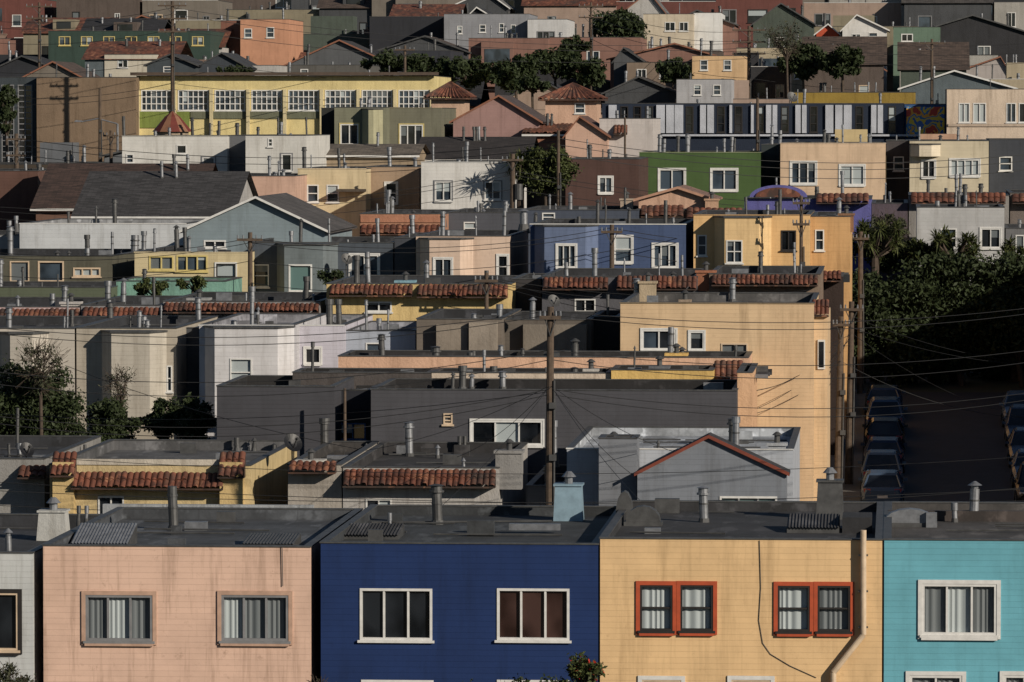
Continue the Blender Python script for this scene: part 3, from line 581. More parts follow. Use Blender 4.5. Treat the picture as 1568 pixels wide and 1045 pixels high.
def xMod(b,x0,x1,Y,zr,zt,mat):
    wp=paint((196,200,210),'stucco',dirt=.2)
    for (a,c) in ((932,944),(1005,1018),(1020,1032),(1033,1046),(1072,1081),(1083,1093),(1117,1121),(1150,1154),(1173,1181),(1183,1190),(1218,1226),(1228,1235),(1264,1276),(1279,1290),(1292,1304),(1334,1342),(1344,1352)):
        p=P(a,161,Y-.2); q=P(c,204,Y-.2); b.box('white_panels',wp,p.x,q.x,Y-.2,Y-.004,q.z,p.z)
    p=P(930,206,Y-.3); q=P(1446,209,Y-.3); b.box('sill_line',wp,p.x,q.x,Y-.35,Y-.21,q.z,p.z)
modw=[(x,163,x+12,203,('k','d',1,3)) for x in (950,970,988,1050,1098,1125,1158,1196,1240,1310,1360)]
house('modern_apartment_block',402,922,1384,159,(40,50,68),modw,16,'stucco',nv=10,extra=xMod,dirt=.1)
house('mustard_penthouse',412,1212,1402,142,(160,132,48),(),6,'stucco',nv=3)
house('blue_block',402.5,1385,1449,160,(56,96,150),(),14,'stucco',nv=2)
m,nt,bs=nm('mural_paint'); v=N(nt,'ShaderNodeTexNoise'); v.inputs['Scale'].default_value=1; v.inputs['Detail'].default_value=2; nt.links.new(posmap(nt,(1.1,1,.9)),v.inputs['Vector'])
cr=N(nt,'ShaderNodeValToRGB'); cr.color_ramp.interpolation='CONSTANT'; e=cr.color_ramp.elements
e[0].color=lin((170,46,32)); e[1].position=.42; e[1].color=lin((210,150,40))
for ps,cc in ((.47,(40,110,160)),(.53,(200,176,50)),(.60,(36,90,160))):
    q=e.new(ps); q.color=lin(cc)
nt.links.new(v.outputs['Fac'],cr.inputs[0]); nt.links.new(cr.outputs[0],bs.inputs['Base Color'])
p=P(1388,164,402.3); q=P(1446,210,402.3); b=B('wall_mural',p); b.box('panel',m,p.x,q.x,402.2,402.44,q.z,p.z); b.done(True)
house('cream_apartment_block',398,1450,1700,137,(220,200,178),[(1468,158,1485,188,('w','l',2,1)),(1490,158,1510,188,('w','l',2,1)),(1541,158,1556,188,('w','g',2,1)),(1560,158,1580,188,W2)],16,'stucco',nv=4,bands=[(1452,190,1600,194,(200,180,160),.1)])
# ---------------------------------------------------------------- far rows (specific)
house('grey_house',470,560,690,78,(60,62,70),(),14,nv=2)
house('white_house',500,680,810,22,(150,152,158),[(700,40,708,52,W1),(734,38,744,50,W1),(764,36,772,50,W1),(782,38,790,52,W1)],12,nv=4)
house('dark_house',505,566,679,26,(54,56,62),(),12,nv=1)
house('white_house',498,808,868,30,(210,210,210),[(822,48,850,66,('g','d',3,1))],12,nv=2)
house('peach_house',488,368,442,30,(210,152,118),[(374,44,386,58,W1),(408,42,420,58,W1)],12,nv=2)
house('rose_house',490,338,367,32,(140,94,78),(),12,nv=1)
house('dark_teal_house',478,74,322,48,(62,82,74),[(90+i*34,56,108+i*34,70,('y','g',2,1)) for i in range(7)],12,nv=7)
house('cream_house',500,985,1062,22,(214,200,176),[(1018,34,1034,48,W2),(1040,34,1054,48,W2)],12,nv=2)
house('white_house',502,1062,1104,20,(230,230,228),(),12,nv=1)
gable('orange_house',500,1250,1284,52,(1268,38),(206,86,50),(150,150,150),[(1260,58,1274,68,W1)],10,bt=.02)
gable('white_gable_house',498,1290,1358,46,(1312,24),(226,224,220),(110,106,102),[(1304,52,1318,62,W2),(1330,50,1344,62,W1)],10,bt=.02)
house('green_house',500,1368,1440,42,(106,130,112),[(1380,52,1398,64,W2)],12,nv=2)
gable('red_gable_house',468,1468,1545,110,(1532,88),(180,172,168),(130,50,38),(),10,bt=.02,edge=TB)
gable('slate_gable_house',455,940,985,94,(955,74),(90,92,96),(60,58,60),(),9,bt=.02,edge=GALV2)
house('tan_house',452,960,1060,96,(140,122,106),[(975,106,990,120,W2),(1010,104,1024,120,W2)],12,nv=3)
house('white_house',430,1036,1120,122,(180,180,184),[(1062,130,1074,146,W1),(1092,130,1104,146,W1)],12,nv=3)
house('apricot_house',450,1060,1140,86,(226,188,140),[(1072,92,1084,108,W1),(1108,92,1120,108,W1)],12,nv=3)
house('shaded_recess_house',446,440,560,100,(100,98,94),[(460,106,472,118,W1)],12,nv=4)
house('white_house',462,160,240,84,(210,202,184),[(180,92,196,104,W2)],12,nv=3)
gable('slate_gable_house',450,225,300,100,(262,84),(76,84,90),(66,68,74),[(250,102,266,112,W1)],10,bt=.02,edge=GALV2)
gable('slate_gable_house',452,300,380,104,(340,82),(72,78,86),(64,66,72),(),10,bt=.02,edge=GALV2)
# random far fill
PAL=[(196,190,178),(150,136,118),(210,206,200),(110,114,120),(120,100,88),(206,166,138),(90,94,100),(170,154,112),(106,126,136),(180,116,90),(66,66,72),(216,192,140),(94,112,96),(150,72,56),(214,214,214),(60,64,74)]
PN=['cream_house','tan_house','white_house','grey_house','brown_house','peach_house','shaded_recess_house','khaki_house','blue_grey_house','terracotta_house','charcoal_house','yellow_house','green_house','brick_red_house','white_house','dark_slate_house']
def fill(Y,xa,xb,h0,h1,gp=.35,jit=4.):
    x=xa
    while x<xb:
        wd=random.uniform(5.2,10.5); i=random.randrange(len(PAL)); Yj=Y+random.uniform(-jit,jit); hh=random.uniform(h0,h1)
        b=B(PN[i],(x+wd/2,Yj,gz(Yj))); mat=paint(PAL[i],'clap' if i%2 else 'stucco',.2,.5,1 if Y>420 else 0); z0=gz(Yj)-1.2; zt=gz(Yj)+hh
        ws=[]
        k=random.choice([1,2,2,3]); ww=random.uniform(.4,.75)
        for s in range(2):
            off=random.uniform(-.25,.25)
            for j in range(k):
                if random.random()<.25: continue
                cx=x+wd*(j+.5+off*.5)/k; zz=zt-random.uniform(1.7,2.4)-s*2.9; w2=ww*random.choice([.7,1,1.4])
                ws.append((cx-w2,cx+w2,zz-.6,zz+random.uniform(.5,.9),(random.choice('wwgkkc'),random.choice('ddddgm'),random.choice([1,2]),1)))
        r=random.random()
        if r<gp:
            facade(b,mat,x,x+wd,z0,zt,Yj,ws); D=11; zr=zt+random.uniform(1.2,2.6); cx=x+wd/2+random.uniform(-.8,.8); rm=shingle(random.choice([(66,62,62),(90,84,80),(50,50,56),(100,80,68),(130,128,126)])) if random.random()<.75 else tilemat()
            if random.random()<.5:
                b.poly('walls',mat,[(x,Yj,zt),(x+wd,Yj,zt),(cx,Yj,zr)])
                em=random.choice([WHITE,GALV2,GALV2,TB])
                for s in (-1,1):
                    hw=(x+wd-cx) if s>0 else (cx-x)
                    ex=cx+s*(hw+.35); ez=zt-.35*(zr-zt)/hw
                    b.mesh('roof',rm,[(cx,Yj-.35,zr+.1),(ex,Yj-.35,ez+.1),(ex,Yj+D,ez+.1),(cx,Yj+D,zr+.1)],[(0,1,2,3)])
                    b.mesh('bargeboard',em,[(cx,Yj-.37,zr-.02),(ex,Yj-.37,ez-.02),(ex,Yj-.37,ez+.12),(cx,Yj-.37,zr+.12)],[(0,1,2,3)])
            else:
                b.poly('roof',rm,[(x-.3,Yj-.3,zt),(x+wd+.3,Yj-.3,zt),(x+wd+.3,Yj+D/2,zr),(x-.3,Yj+D/2,zr)])
                b.poly('roof',rm,[(x-.3,Yj+D+.3,zt),(x+wd+.3,Yj+D+.3,zt),(x+wd+.3,Yj+D/2,zr),(x-.3,Yj+D/2,zr)])
                if random.random()<.4:
                    xq=cx-1.1; zq=zt+.9; b.box('dormer',mat,xq,xq+2.2,Yj+1,Yj+4,zt,zq+.5); b.box('dormer_window',PANE['d'],xq+.4,xq+1.8,Yj+.95,Yj+.998,zt+.5,zq+.3)
            for xx in (x,x+wd): b.poly('walls',mat,[(xx,Yj,z0),(xx,Yj+D,z0),(xx,Yj+D,zt),(xx,Yj,zt)])
            for q in range(2): vent(b,random.uniform(x+1,x+wd-1),Yj+4,zt+.6,1.3,.12)
        else:
            rmm=roofmat(random.choice([TAR,(90,90,92),(140,140,146),(60,58,56)]))
            zr=body(b,mat,rmm,x,x+wd,Yj,12,z0,zt,ws,cop=random.choice([GALV2,GALV2,WHITE]))
            if random.random()<.35:
                zq=zr+random.uniform(1.2,2.4); xq=x+wd*random.uniform(.05,.4); b.box('stair_penthouse',mat,xq,xq+wd*.4,Yj+3,Yj+7,zr,zq)
            if random.random()<.4:
                xq=x+wd*random.uniform(.1,.4); b.box('bay_window',mat,xq,xq+wd*.4,Yj-.9,Yj-.003,zt-4.5,zt-.3); b.box('bay_glass',PANE['g'],xq+.3,xq+wd*.4-.3,Yj-.93,Yj-.903,zt-2.3,zt-1.)
            for q in range(random.randint(3,7)): vent(b,random.uniform(x+.6,x+wd-.6),Yj+random.uniform(1,10),zr,random.choice([.9,1.3,1.7]),random.choice([.06,.1,.14]))
            if random.random()<.3: chimney(b,random.uniform(x+1,x+wd-1),Yj+4,zr,.8,.8,paint((150,124,110),'stucco'))
        b.done(); x+=wd+random.choice([0,0,.3,1.5])
def span(Y,a,b_): return P(a,180,Y).x,P(b_,180,Y).x
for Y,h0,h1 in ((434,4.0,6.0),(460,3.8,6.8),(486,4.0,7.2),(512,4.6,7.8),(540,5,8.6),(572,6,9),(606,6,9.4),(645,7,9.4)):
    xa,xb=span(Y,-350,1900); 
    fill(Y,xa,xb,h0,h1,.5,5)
for Y,hl in ((180,6.5),(212,8.5),(228,8.5),(250,9),(286,8.5),(325,8.5),(360,8.5)):
    xl=P(-215 if Y!=212 else -180,300,Y).x; fill(Y,xl-42,xl-9,hl-1,hl)
    if Y>=286: xr=P(1705,300,Y).x; fill(Y,xr,xr+45,hl-.6,hl+1)
# unseen houses right of the street, added tall and unbroken to shade it
for Y in (162,175,188,201,214,227,240,253,266):
    fill(Y,11.5,45,8.5,10.5,0,.3)
fill(143,P(1800,800,143).x,P(1800,800,143).x+40,6,7.5); fill(143,P(-390,800,143).x-40,P(-390,800,143).x-9,6,7.5)
xa,xb=span(384,-300,1900); fill(384,xa,P(470,180,384).x,3.0,4.4,.2); fill(386,P(660,180,386).x,xb,3.4,4.8,0)
# ---------------------------------------------------------------- terrain, roads
def terr():
    ys=sorted(set([y for y,_ in GP]+list(range(-40,760,20)))); xs=[-2500,-1200,-600,-300,-150,-80,-40,-20,0,20,40,80,150,300,600,1200,2500]
    v=[(x,y,gz(y)) for y in ys for x in xs]; n=len(xs); f=[(j*n+i,j*n+i+1,(j+1)*n+i+1,(j+1)*n+i) for j in range(len(ys)-1) for i in range(n-1)]
    m,nt,bs=nm('yard_ground')
    nt.links.new(mixc(nt,rng(nt,noise(nt,(.3,.3,.3),1,6,.7),.4,.6,0,1),lin((60,64,44)),lin((72,62,50))),bs.inputs['Base Color']); bs.inputs['Roughness'].default_value=.95
    mk('ground',v,f,[0]*len(f),[m])
terr()
def strip(name,pts4,mat,dz):
    ys=[pts4[2]+(pts4[3]-pts4[2])*i/24 for i in range(25)]
    v=[]
    for y in ys: v+=[(pts4[0],y,gz(y)+dz),(pts4[1],y,gz(y)+dz)]
    mk(name,v,[(2*i,2*i+1,2*i+3,2*i+2) for i in range(24)],[0]*24,[mat])
ASP=plain('asphalt',(48,48,52),.85,0,.35,1.2); CONC=plain('concrete',(104,101,96),.85,0,.25,1.5)
strip('road',(-1.7,6.9,160,264),ASP,.03); 
for x in (-1.72,6.9):
    b=B('kerb',(x,200,gz(200)))
    for i in range(17):
        y0=160+i*6; y1=y0+6
        b.mesh('kerb',CONC,[(x,y0,gz(y0)-.1),(x+.15,y0,gz(y0)-.1),(x+.15,y0,gz(y0)+.16),(x,y0,gz(y0)+.16),(x,y1,gz(y1)-.1),(x+.15,y1,gz(y1)-.1),(x+.15,y1,gz(y1)+.16),(x,y1,gz(y1)+.16)],[(0,1,2,3),(3,2,6,7),(1,5,6,2),(0,3,7,4)])
    b.done(True)
strip('pavement',(-4.4,-1.72,160,264),CONC,.15); strip('pavement',(7.05,9.8,160,264),CONC,.15)
def xGar(b,x0,x1,Y,zr,zt,mat):
    for (px0,px1,c) in ((1402,1450,(130,80,56)),(1476,1516,(150,146,140)),(1520,1545,(90,84,80))):
        p=P(px0,540,Y); q=P(px1,598,Y); zb=gz(Y)+.05; z1=zb+2.2
        n=5
        for k in range(n): b.box('garage_door',paint(c,'stucco'),p.x,q.x,Y-.05-.02*(k%2),Y-.004,zb+(z1-zb)*k/n+.01,zb+(z1-zb)*(k+1)/n-.02)
house('corner_garage_house',282.5,1392,1600,470,(70,62,58),[(1410,500,1440,530,W2)],3,nv=2,extra=xGar)
# ---------------------------------------------------------------- vegetation
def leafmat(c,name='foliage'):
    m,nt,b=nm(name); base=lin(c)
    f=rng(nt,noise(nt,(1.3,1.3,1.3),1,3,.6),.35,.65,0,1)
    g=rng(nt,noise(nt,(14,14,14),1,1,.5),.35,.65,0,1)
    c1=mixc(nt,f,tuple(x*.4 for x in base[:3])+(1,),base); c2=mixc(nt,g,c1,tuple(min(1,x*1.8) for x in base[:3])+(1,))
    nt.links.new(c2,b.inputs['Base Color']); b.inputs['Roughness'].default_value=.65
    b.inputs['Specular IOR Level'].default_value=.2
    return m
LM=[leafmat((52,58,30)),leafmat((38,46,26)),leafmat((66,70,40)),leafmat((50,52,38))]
BARK=plain('bark',(74,62,52),.9,0,.5,6); RED=plain('red_blossom',(170,36,22),.6)
def tree(name,px,py,Y,rx,ry,n,leaf,mat=0,clumps=26,flat=.8,flowers=0,bare=False,xt=None):
    c=P(px,py,Y); s=Y/F; RX=rx*s; RZ=ry*s; RY=min(RX,5.)*flat; g=gz(Y)
    b=B(name,(c.x,Y,g))
    rs=np.random.RandomState(int(px*7+py)%9999)
    cl=[]
    while len(cl)<clumps:
        q=rs.uniform(-1,1,3)
        if .2<np.linalg.norm(q)<1.0: cl.append(q*.82)
    cl=np.array(cl)*[RX,RY,RZ]+[c.x,Y,c.z]
    base=Vector((c.x+.1*RX,Y,g-.2)); fork=Vector((c.x,Y,max(g+.8,c.z-RZ*.9)))
    r0=max(.07,.045*max(RX,RZ))
    b.cyl('trunk',BARK,base,fork,r0*1.3,r0,9)
    for q in cl[:16]:
        q=Vector(q); mid=fork.lerp(q,.5)+Vector((rs.uniform(-.2,.2),rs.uniform(-.2,.2),.25))*min(1,RX)
        b.cyl('limbs',BARK,fork,mid,r0*.5,r0*.3,6,False); b.cyl('limbs',BARK,mid,q,r0*.3,r0*.1,5,False)
        if bare:
            for t in range(16):
                e=q+Vector(rs.uniform(-1,1,3))*(.5*max(RX,RZ)); m2=mid.lerp(q,rs.uniform(.1,1)); b.cyl('limbs',BARK,m2,e,r0*.12,.008,4,False)
    idx=rs.randint(0,clumps,n); rad=rs.uniform(.24,.48,clumps)[idx]*min(RX,RZ)*(1 if clumps>12 else 1.2)
    d=rs.normal(size=(n,3)); d/=np.linalg.norm(d,axis=1)[:,None]
    rr=rad*rs.uniform(.25,1,n)**.5*(1+.28*rs.normal(size=n))
    pc=cl[idx]+d*rr[:,None]*[1,1,.8]
    u=rs.normal(size=(n,3)); u/=np.linalg.norm(u,axis=1)[:,None]; w_=np.cross(u,rs.normal(size=(n,3))); w_/=np.linalg.norm(w_,axis=1)[:,None]
    sz=leaf*rs.uniform(.5,1.3,n)[:,None]
    lo=np.array([c.x,Y,g])
    V=np.stack([pc-u*sz,pc+w_*sz*.45,pc+u*sz,pc-w_*sz*.45],1).reshape(-1,3)-lo
    Fc=[(4*i,4*i+1,4*i+2,4*i+3) for i in range(n)]
    e=b.done(); nf=[1 if (flowers and rs.rand()<flowers) else 0 for i in range(n)]
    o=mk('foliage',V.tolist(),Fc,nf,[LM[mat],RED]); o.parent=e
    return e
def spiky(name,px,py,Y,rx,ry,heads=14,L0=1.0,nb=60):
    c=P(px,py,Y); s=Y/F; g=gz(Y); b=B(name,(c.x,Y,g)); rs=random.Random(int(px))
    root=Vector((c.x,Y,c.z-ry*s*1.3)); b.cyl('trunk',BARK,(c.x,Y,g-.2),root,.3,.2,8)
    for h in range(heads):
        hc=Vector((c.x+rs.uniform(-1,1)*rx*s,Y+rs.uniform(-1.2,1.2),c.z+rs.uniform(-1,.7)*ry*s))
        b.cyl('limbs',BARK,root,hc,.12,.07,6)
        for k in range(nb):
            d=Vector((rs.gauss(0,1),rs.gauss(0,1),rs.gauss(.35,.7))).normalized(); L=L0*rs.uniform(.6,1.1); sd=d.cross(Vector((0,0,1))).normalized()*.045
            tip=hc+d*L+Vector((0,0,-.18*L)); md=hc+d*L*.55
            b.poly('fronds',LM[2 if k%3==0 else 0],[hc,md+sd,tip,md-sd])
    return b.done()
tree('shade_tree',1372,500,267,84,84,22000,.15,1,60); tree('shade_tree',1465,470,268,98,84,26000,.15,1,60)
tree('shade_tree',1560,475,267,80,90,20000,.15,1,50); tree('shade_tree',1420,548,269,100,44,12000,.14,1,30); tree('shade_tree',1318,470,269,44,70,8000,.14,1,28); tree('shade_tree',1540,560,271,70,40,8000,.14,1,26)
spiky('yucca_tree',1340,366,270,38,22,26,.75); spiky('yucca_tree',1462,376,270,34,24,20,.75); spiky('yucca_tree',1395,385,271,26,14,12,.7); spiky('yucca_tree',1556,384,270,18,14,9,.7)
tree('bare_shrub_tree',1360,350,272.5,38,24,2600,.1,3,16,bare=True); tree('backyard_tree',1430,395,271,60,26,6000,.13,1,18); tree('backyard_tree',1345,385,272,46,34,6000,.12,1,18)
tree('backyard_tree',55,628,199,92,78,18000,.10,1,50); tree('bare_tree',62,560,197,36,50,900,.07,3,16,bare=True)
tree('backyard_tree',-40,640,198,60,60,6000,.11,1,24); tree('backyard_tree',160,655,202,60,44,8000,.1,1,26); tree('bare_shrub_tree',186,590,206,26,34,500,.06,3,12,bare=True)
tree('backyard_tree',250,640,205,50,34,5000,.1,1,22); tree('backyard_tree',300,650,203,30,44,3600,.1,1,18)
tree('street_tree',835,262,300,50,38,8000,.14,0,30); spiky('palm_tree',797,250,300,14,12,9,.9)
tree('flowering_tree',892,1040,140,44,34,3000,.075,0,18,flowers=.04); tree('garden_shrub',700,1072,139,40,36,1600,.07,1,14); tree('garden_shrub',800,1074,139,45,40,1800,.07,1,14)
tree('garden_shrub',18,1058,139,34,42,1400,.07,3,12,bare=True); tree('bare_shrub_tree',498,1055,139,30,30,120,.05,3,10,bare=True); tree('garden_shrub',850,1070,138,40,30,1300,.07,1,12)
tree('climbing_shrub',235,440,240.5,34,16,2600,.09,0,12); tree('climbing_shrub',295,434,240.5,28,13,1800,.09,0,12); tree('garden_shrub',510,425,246,24,14,1400,.09,1,12); tree('garden_shrub',1050,432,244,18,10,900,.09,2,10)
for (px,py,Y,rx,ry,n) in ((600,98,432,50,18,4000),(655,106,430,50,22,4600),(715,112,428,55,24,5000),(790,110,425,48,28,5000),(850,98,432,46,28,4600),(945,45,492,48,36,6500),(905,112,430,30,22,2400),(1030,108,446,30,22,2600),(1230,96,440,40,28,4400),(1290,94,438,44,24,4200),(560,8,540,40,18,2200),(880,70,470,26,14,1600),(10,170,395,16,50,1800),(815,130,415,46,14,2600),(360,110,436,36,9,1200)):
    tree('hillside_tree',px,py,Y,rx,ry,n,.24,1,28)
tree('bare_tree',1205,62,437,36,36,700,.13,3,16,bare=True)
# ---------------------------------------------------------------- cars
def car(x,y,colr,face=-1,kind=0):
    g=gz(y)+.03; sl=math.atan((gz(y+2)-gz(y-2))/4)
    b=B('parked_car',(x,y,g)); pm=plain('car_paint',colr,.25,.3,.05,1); gl=glass((16,20,26),.03); blk=plain('tyre_rubber',(22,22,22),.8); tl=plain('tail_light',(130,20,16),.3)
    def T(px,py,pz): 
        yy=py*face; return (x+px,y+yy*cos(sl),g+pz+yy*math.tan(sl))
    hr=[1.45,1.62,1.4][kind]
    st=[(-2.2,.72,.35,.62),(-2.12,.84,.25,.72),(-1.5,.89,.22,.86),(-.9,.90,.22,.95),(.4,.91,.22,.97),(1.5,.90,.22,.99),(2.05,.84,.25,.98),(2.2,.74,.35,.85)]
    pts=[];k=8
    for (yy,wd,zb,zt) in st:
        sec=[(-wd*.9,zb),(-wd,zb+.2),(-wd,zt-.16),(-wd*.88,zt),(wd*.88,zt),(wd,zt-.16),(wd,zb+.2),(wd*.9,zb)]
        pts+=[T(a,yy,c) for a,c in sec]
    fs=[(i*k+j,i*k+(j+1)%k,(i+1)*k+(j+1)%k,(i+1)*k+j) for i in range(len(st)-1) for j in range(k)]+[tuple(range(k)),tuple(range(len(st)*k-k,len(st)*k))]
    b.mesh('body',pm,pts,fs)
    bl=[T(-.8,-.98,.94),T(.8,-.98,.94),T(.78,1.95,.97),T(-.78,1.95,.97)]; tp=[T(-.62,-.2,hr),T(.62,-.2,hr),T(.6,1.3,hr-.04),T(-.6,1.3,hr-.04)]
    b.mesh('glasshouse',gl,bl+tp,[(0,1,5,4),(1,2,6,5),(2,3,7,6),(3,0,4,7)])
    up_=[T(a,c,hr+.05) for a,c in ((-.52,-.1),(.52,-.1),(.5,1.2),(-.5,1.2))]
    b.mesh('roof',pm,tp+up_,[(4,5,6,7),(0,1,5,4),(1,2,6,5),(2,3,7,6),(3,0,4,7)])
    for i in range(4): b.cyl('pillars',pm,bl[i],tp[i],.05,.04,6)
    for s in (-1,1): b.cyl('pillars',pm,T(s*.81,.55,.96),T(s*.62,.55,hr),.045,.04,6)
    for s in (-1,1):
        for yy in (-1.35,1.35): b.cyl('wheels',blk,T(s*.66,yy,.32),T(s*.915,yy,.32),.33,.33,16); b.cyl('wheels',GALV,T(s*.9,yy,.32),T(s*.925,yy,.32),.19,.19,10)
        b.mesh('headlights',plain('lamp_lens',(200,205,210),.1),[T(s*.5,-2.215,.6),T(s*.78,-2.14,.62),T(s*.8,-2.12,.72),T(s*.5,-2.19,.70)],[(0,1,2,3)])
        b.mesh('tail_lights',tl,[T(s*.5,2.21,.75),T(s*.78,2.14,.75),T(s*.8,2.1,.93),T(s*.5,2.17,.93)],[(0,1,2,3)])
        b.mesh('mirrors',pm,[T(s*.88,-.72,.95),T(s*1.05,-.72,.97),T(s*1.05,-.72,1.1),T(s*.88,-.72,1.08)],[(0,1,2,3)])
    b.mesh('bumper',blk,[T(-.7,-2.23,.35),T(.7,-2.23,.35),T(.7,-2.21,.5),T(-.7,-2.21,.5)],[(0,1,2,3)])
    b.mesh('number_plate',WHITE,[T(-.22,2.23,.55),T(.22,2.23,.55),T(.22,2.23,.68),T(-.22,2.23,.68)],[(0,1,2,3)])
    b.done()
cc=[(70,86,108),(96,112,130),(40,54,80),(34,38,46),(80,98,120),(56,70,92)]
for i in range(6): car(-.6+random.uniform(-.08,.08),221+i*6.6,cc[i%6],-1,i%3)
for i in range(5): car(5.9,222+i*7.2,cc[(i+3)%6],1,(i+1)%3)
# ---------------------------------------------------------------- poles and wires
WOOD=plain('pole_wood',(88,74,62),.9,0,.5,5)
def pole(px,yt,Y,arms=1,r=.16,xb=None,armw=1.1,trans=False):
    t=P(px,yt,Y); base=Vector((t.x if xb is None else P(xb,yt,Y).x,Y,gz(Y)-.3)); b=B('utility_pole',(base.x,Y,gz(Y)))
    b.cyl('pole',WOOD,base,t,r,r*.65,10)
    for k in range(arms):
        z=t.z-.35-k*1.0; b.box('crossarm',WOOD,t.x-armw,t.x+armw,Y-.22,Y-.12,z-.06,z+.06)
        for q in (-1,-.55,.55,1): b.cyl('insulator',GALV,(t.x+armw*q*.95,Y-.17,z+.06),(t.x+armw*q*.95,Y-.17,z+.22),.04,.03,6)
        b.cyl('brace',GALV2,(t.x-armw*.5,Y-.13,z-.05),(t.x,Y-.13,z-.6),.02,.02,5); b.cyl('brace',GALV2,(t.x+armw*.5,Y-.13,z-.05),(t.x,Y-.13,z-.6),.02,.02,5)
    if trans: b.cyl('transformer',GALV2,(t.x+.35,Y-.1,t.z-2.6),(t.x+.35,Y-.1,t.z-1.7),.24,.24,12)
    for k in range(2): 
        z=t.z-3.2-k*1.7; b.box('hardware',GALV2,t.x-.03,t.x+.2,Y-.25,Y-.1,z-.12,z+.08)
    b.cyl('conduit',GALV2,(base.x+.17,Y-.12,base.z),(t.x+.13,Y-.12,t.z-2.4),.035,.035,6)
    b.done(); return t
pole(843,470,170,arms=1,r=.17,xb=840,armw=.35); pole(1304,462,228,arms=1,xb=1300,r=.18,armw=.5); pole(1288,485,222,arms=1,xb=1283,r=.17,armw=.35); pole(1318,355,262,arms=1,r=.17,armw=.4)
pole(785,236,296,arms=1,r=.2,trans=True,armw=.6); pole(383,356,245,arms=1,armw=.6); pole(264,2,400,arms=3,r=.2); pole(905,4,470,arms=2); pole(1147,40,440,arms=3,r=.2,armw=1.4); pole(153,135,388,arms=0)
pole(937,344,246,arms=1,armw=.5); pole(745,418,226,arms=1,armw=.5,r=.13); pole(1227,300,247.5,arms=2,armw=.4,r=.12); pole(855,200,298,arms=0,r=.13); pole(25,205,322,arms=2,armw=.6,r=.2); pole(1427,60,430,arms=1); pole(170,200,345,arms=1,armw=.5); pole(1160,150,390,arms=0); pole(528,595,194.5,arms=0,r=.08); pole(957,180,345,arms=0,r=.1); pole(60,4,440,arms=2); pole(620,70,424,arms=1,armw=.8)
WM=plain('wire_black',(24,24,26),.6)
def wires(name,spans,r=.015):
    cu=bpy.data.curves.new(name,'CURVE'); cu.dimensions='3D'; cu.bevel_depth=r; cu.bevel_resolution=1
    for (a,c,sag) in spans:
        A=P(*a); C=P(*c); n=18; s=cu.splines.new('POLY'); s.points.add(n)
        for i in range(n+1):
            t=i/n; q=A.lerp(C,t); q.z-=sag*4*t*(1-t); s.points[i].co=(q.x,q.y,q.z,1)
    cu.materials.append(WM); o=bpy.data.objects.new(name,cu); col.objects.link(o)
S=[]
for k,(dy,sg) in enumerate(((0,.6),(6,.7),(60,.7),(75,.8),(120,.8),(128,.9))):
    S.append(((843,476+dy,170),(1700,455+dy*1.05,172),sg)); S.append(((843,476+dy,170),(-120,470+dy*1.1+20,168),sg*1.2))
wires('overhead_wires',S,.013)
S=[((843,590,170),(x,y,Y),.3) for (x,y,Y) in ((560,690,182),(700,700,181),(980,735,179),(1060,700,181),(640,805,156),(1010,795,155))]
wires('service_wires',S,.009)
S=[]
for (x,y,Y,xx) in ((1303,470,228,1),(1288,495,222,1)):
    for (x2,y2,Y2) in ((1140,600,200),(1120,640,198),(1060,560,206),(1240,640,212),(980,470,212),(1568,640,225),(1640,560,240),(1240,560,212),(1180,470,213)): S.append(((x,y+random.uniform(0,60),Y),(x2,y2,Y2),.5))
wires('service_wires',S,.011)
S=[]
for y0,Y,y1,sg in ((262,296,300,1.2),(268,296,306,1.3),(290,296,318,1.1),(350,296,345,1.2)):
    S+= [((785,y0,Y),(1700,y1,Y+4),sg*1.),((785,y0,Y),(-100,y1+10,Y-4),sg*1.)]
for y0 in (365,372,400): S+=[((383,y0,245),(937,y0-16,246),.7),((383,y0,245),(-80,y0+14,246),.6),((937,y0-16,246),(1318,y0-8,262),.6)]
for y0 in (425,433): S+=[((745,y0,226),(383,y0+8,245),.5),((745,y0,226),(1288,y0+70,222),.7),((745,y0,226),(1240,y0+20,226),.5)]
wires('overhead_wires',S,.016)
S=[]
for y0,Y,y1 in ((12,400,40),(22,400,48),(45,400,64),(90,400,110),(128,400,132),(137,400,140)): S+=[((264,y0,Y),(1147,y1+26,440),1.2),((264,y0,Y),(-100,y0+10,402),.9)]
for y0 in (48,62,78,120): S+=[((1147,y0,440),(1700,y0+6,442),1.1),((1147,y0,440),(905,y0-36 if y0<80 else 60,470),.8)]
for y0 in (212,222,236): S+=[((25,y0,322),(855,y0+4,298),1.1),((855,y0,298),(1700,y0+8,318),1.3)]
wires('overhead_wires',S,.02)
S=[((-80,770,158),(1700,735,160),.7),((-80,748,158),(1700,742,160),.5),((-80,690,176),(1700,690,176),.8),((-80,628,190),(843,600,170),.6),((-60,735,160),(1650,765,158),.4),((100,560,200),(560,690,190),.3)]
wires('overhead_wires',S,.011)
t=P(180,190,392); b=B('street_lamp',(t.x,392,gz(392))); b.cyl('post',GALV,(t.x,392,gz(392)),t,.12,.08); q=P(124,187,392); mm=P(150,182,392)
b.cyl('arm',GALV,t,mm,.05,.05,8); b.cyl('arm',GALV,mm,q,.05,.05,8); b.mesh('lamp_head',GALV,[q+Vector((-.5,-.12,0)),q+Vector((.1,-.12,0)),q+Vector((.1,.12,0)),q+Vector((-.5,.12,0)),q+Vector((-.4,-.08,.14)),q+Vector((.1,-.06,.1)),q+Vector((.1,.06,.1)),q+Vector((-.4,.08,.14))],[(0,3,2,1),(4,5,6,7),(0,1,5,4),(1,2,6,5),(2,3,7,6),(3,0,4,7)]); b.done()
BLK=plain('black_dish_paint',(26,26,28),.45)
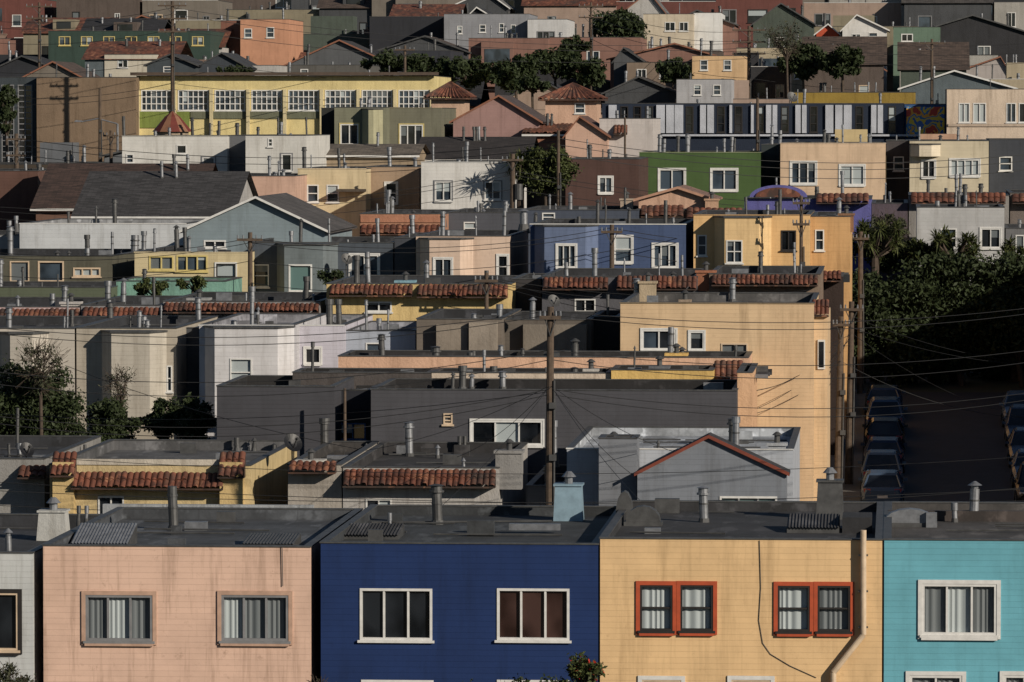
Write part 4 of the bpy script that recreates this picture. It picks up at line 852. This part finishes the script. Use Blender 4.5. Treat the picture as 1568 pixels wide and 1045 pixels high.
def dish(px,py,Y,R=.35,m=GALV2):
    c=P(px,py,Y); b=B('satellite_dish',c); ax=Vector((.5,-.7,.5)).normalized(); u=ax.orthogonal().normalized(); w_=ax.cross(u); pts=[c]; n=18
    for rr in (.5,1):
        for i in range(n): pts.append(c+ax*(.3*R*rr*rr)+(u*cos(2*pi*i/n)+w_*sin(2*pi*i/n))*R*rr)
    b.mesh('dish',m,pts,[(0,1+i,1+(i+1)%n) for i in range(n)]+[(1+i,1+n+i,1+n+(i+1)%n,1+(i+1)%n) for i in range(n)])
    b.cyl('mast',m,c,c-Vector((0,-.1,.8)),.03,.03,6); b.cyl('feed_arm',m,c-Vector((0,0,R*.8)),c+ax*R*1.1,.02,.02,5); b.cyl('receiver',m,c+ax*R*1.0,c+ax*R*1.3,.05,.04,6); b.done()
dish(447,680,184,.36,BLK); dish(40,690,183,.28,BLK); dish(1212,150,404,.45); dish(847,462,214,.28); dish(530,398,251,.3)
# ---------------------------------------------------------------- light, world, camera
az=math.radians(50); el=math.radians(22)
sd=Vector((sin(az)*cos(el),-cos(az)*cos(el),sin(el)))
L=bpy.data.lights.new('sun','SUN'); L.energy=5.0; L.angle=math.radians(.5); L.color=(1,.90,.76)
so=bpy.data.objects.new('sun',L); so.rotation_euler=sd.to_track_quat('Z','Y').to_euler(); so.location=(0,0,200); col.objects.link(so)
wd=bpy.data.worlds.new('World'); sc.world=wd; wd.use_nodes=True; nt=wd.node_tree; bg=nt.nodes['Background']
sk=nt.nodes.new('ShaderNodeTexSky'); sk.sky_type='NISHITA'; sk.sun_disc=False; sk.sun_elevation=el; sk.sun_rotation=math.atan2(sd.x,sd.y); sk.altitude=1500; sk.dust_density=.2
nt.links.new(sk.outputs[0],bg.inputs[0]); bg.inputs[1].default_value=.05
cam=bpy.data.cameras.new('camera'); cam.sensor_width=36; cam.lens=36*F/1568; cam.clip_end=6000; cam.clip_start=1
co=bpy.data.objects.new('camera',cam); co.location=(0,0,CZ); co.rotation_euler=(pi/2-PH,0,TH); col.objects.link(co); sc.camera=co
sc.view_settings.view_transform='Standard'; sc.view_settings.look='None'; sc.view_settings.exposure=0
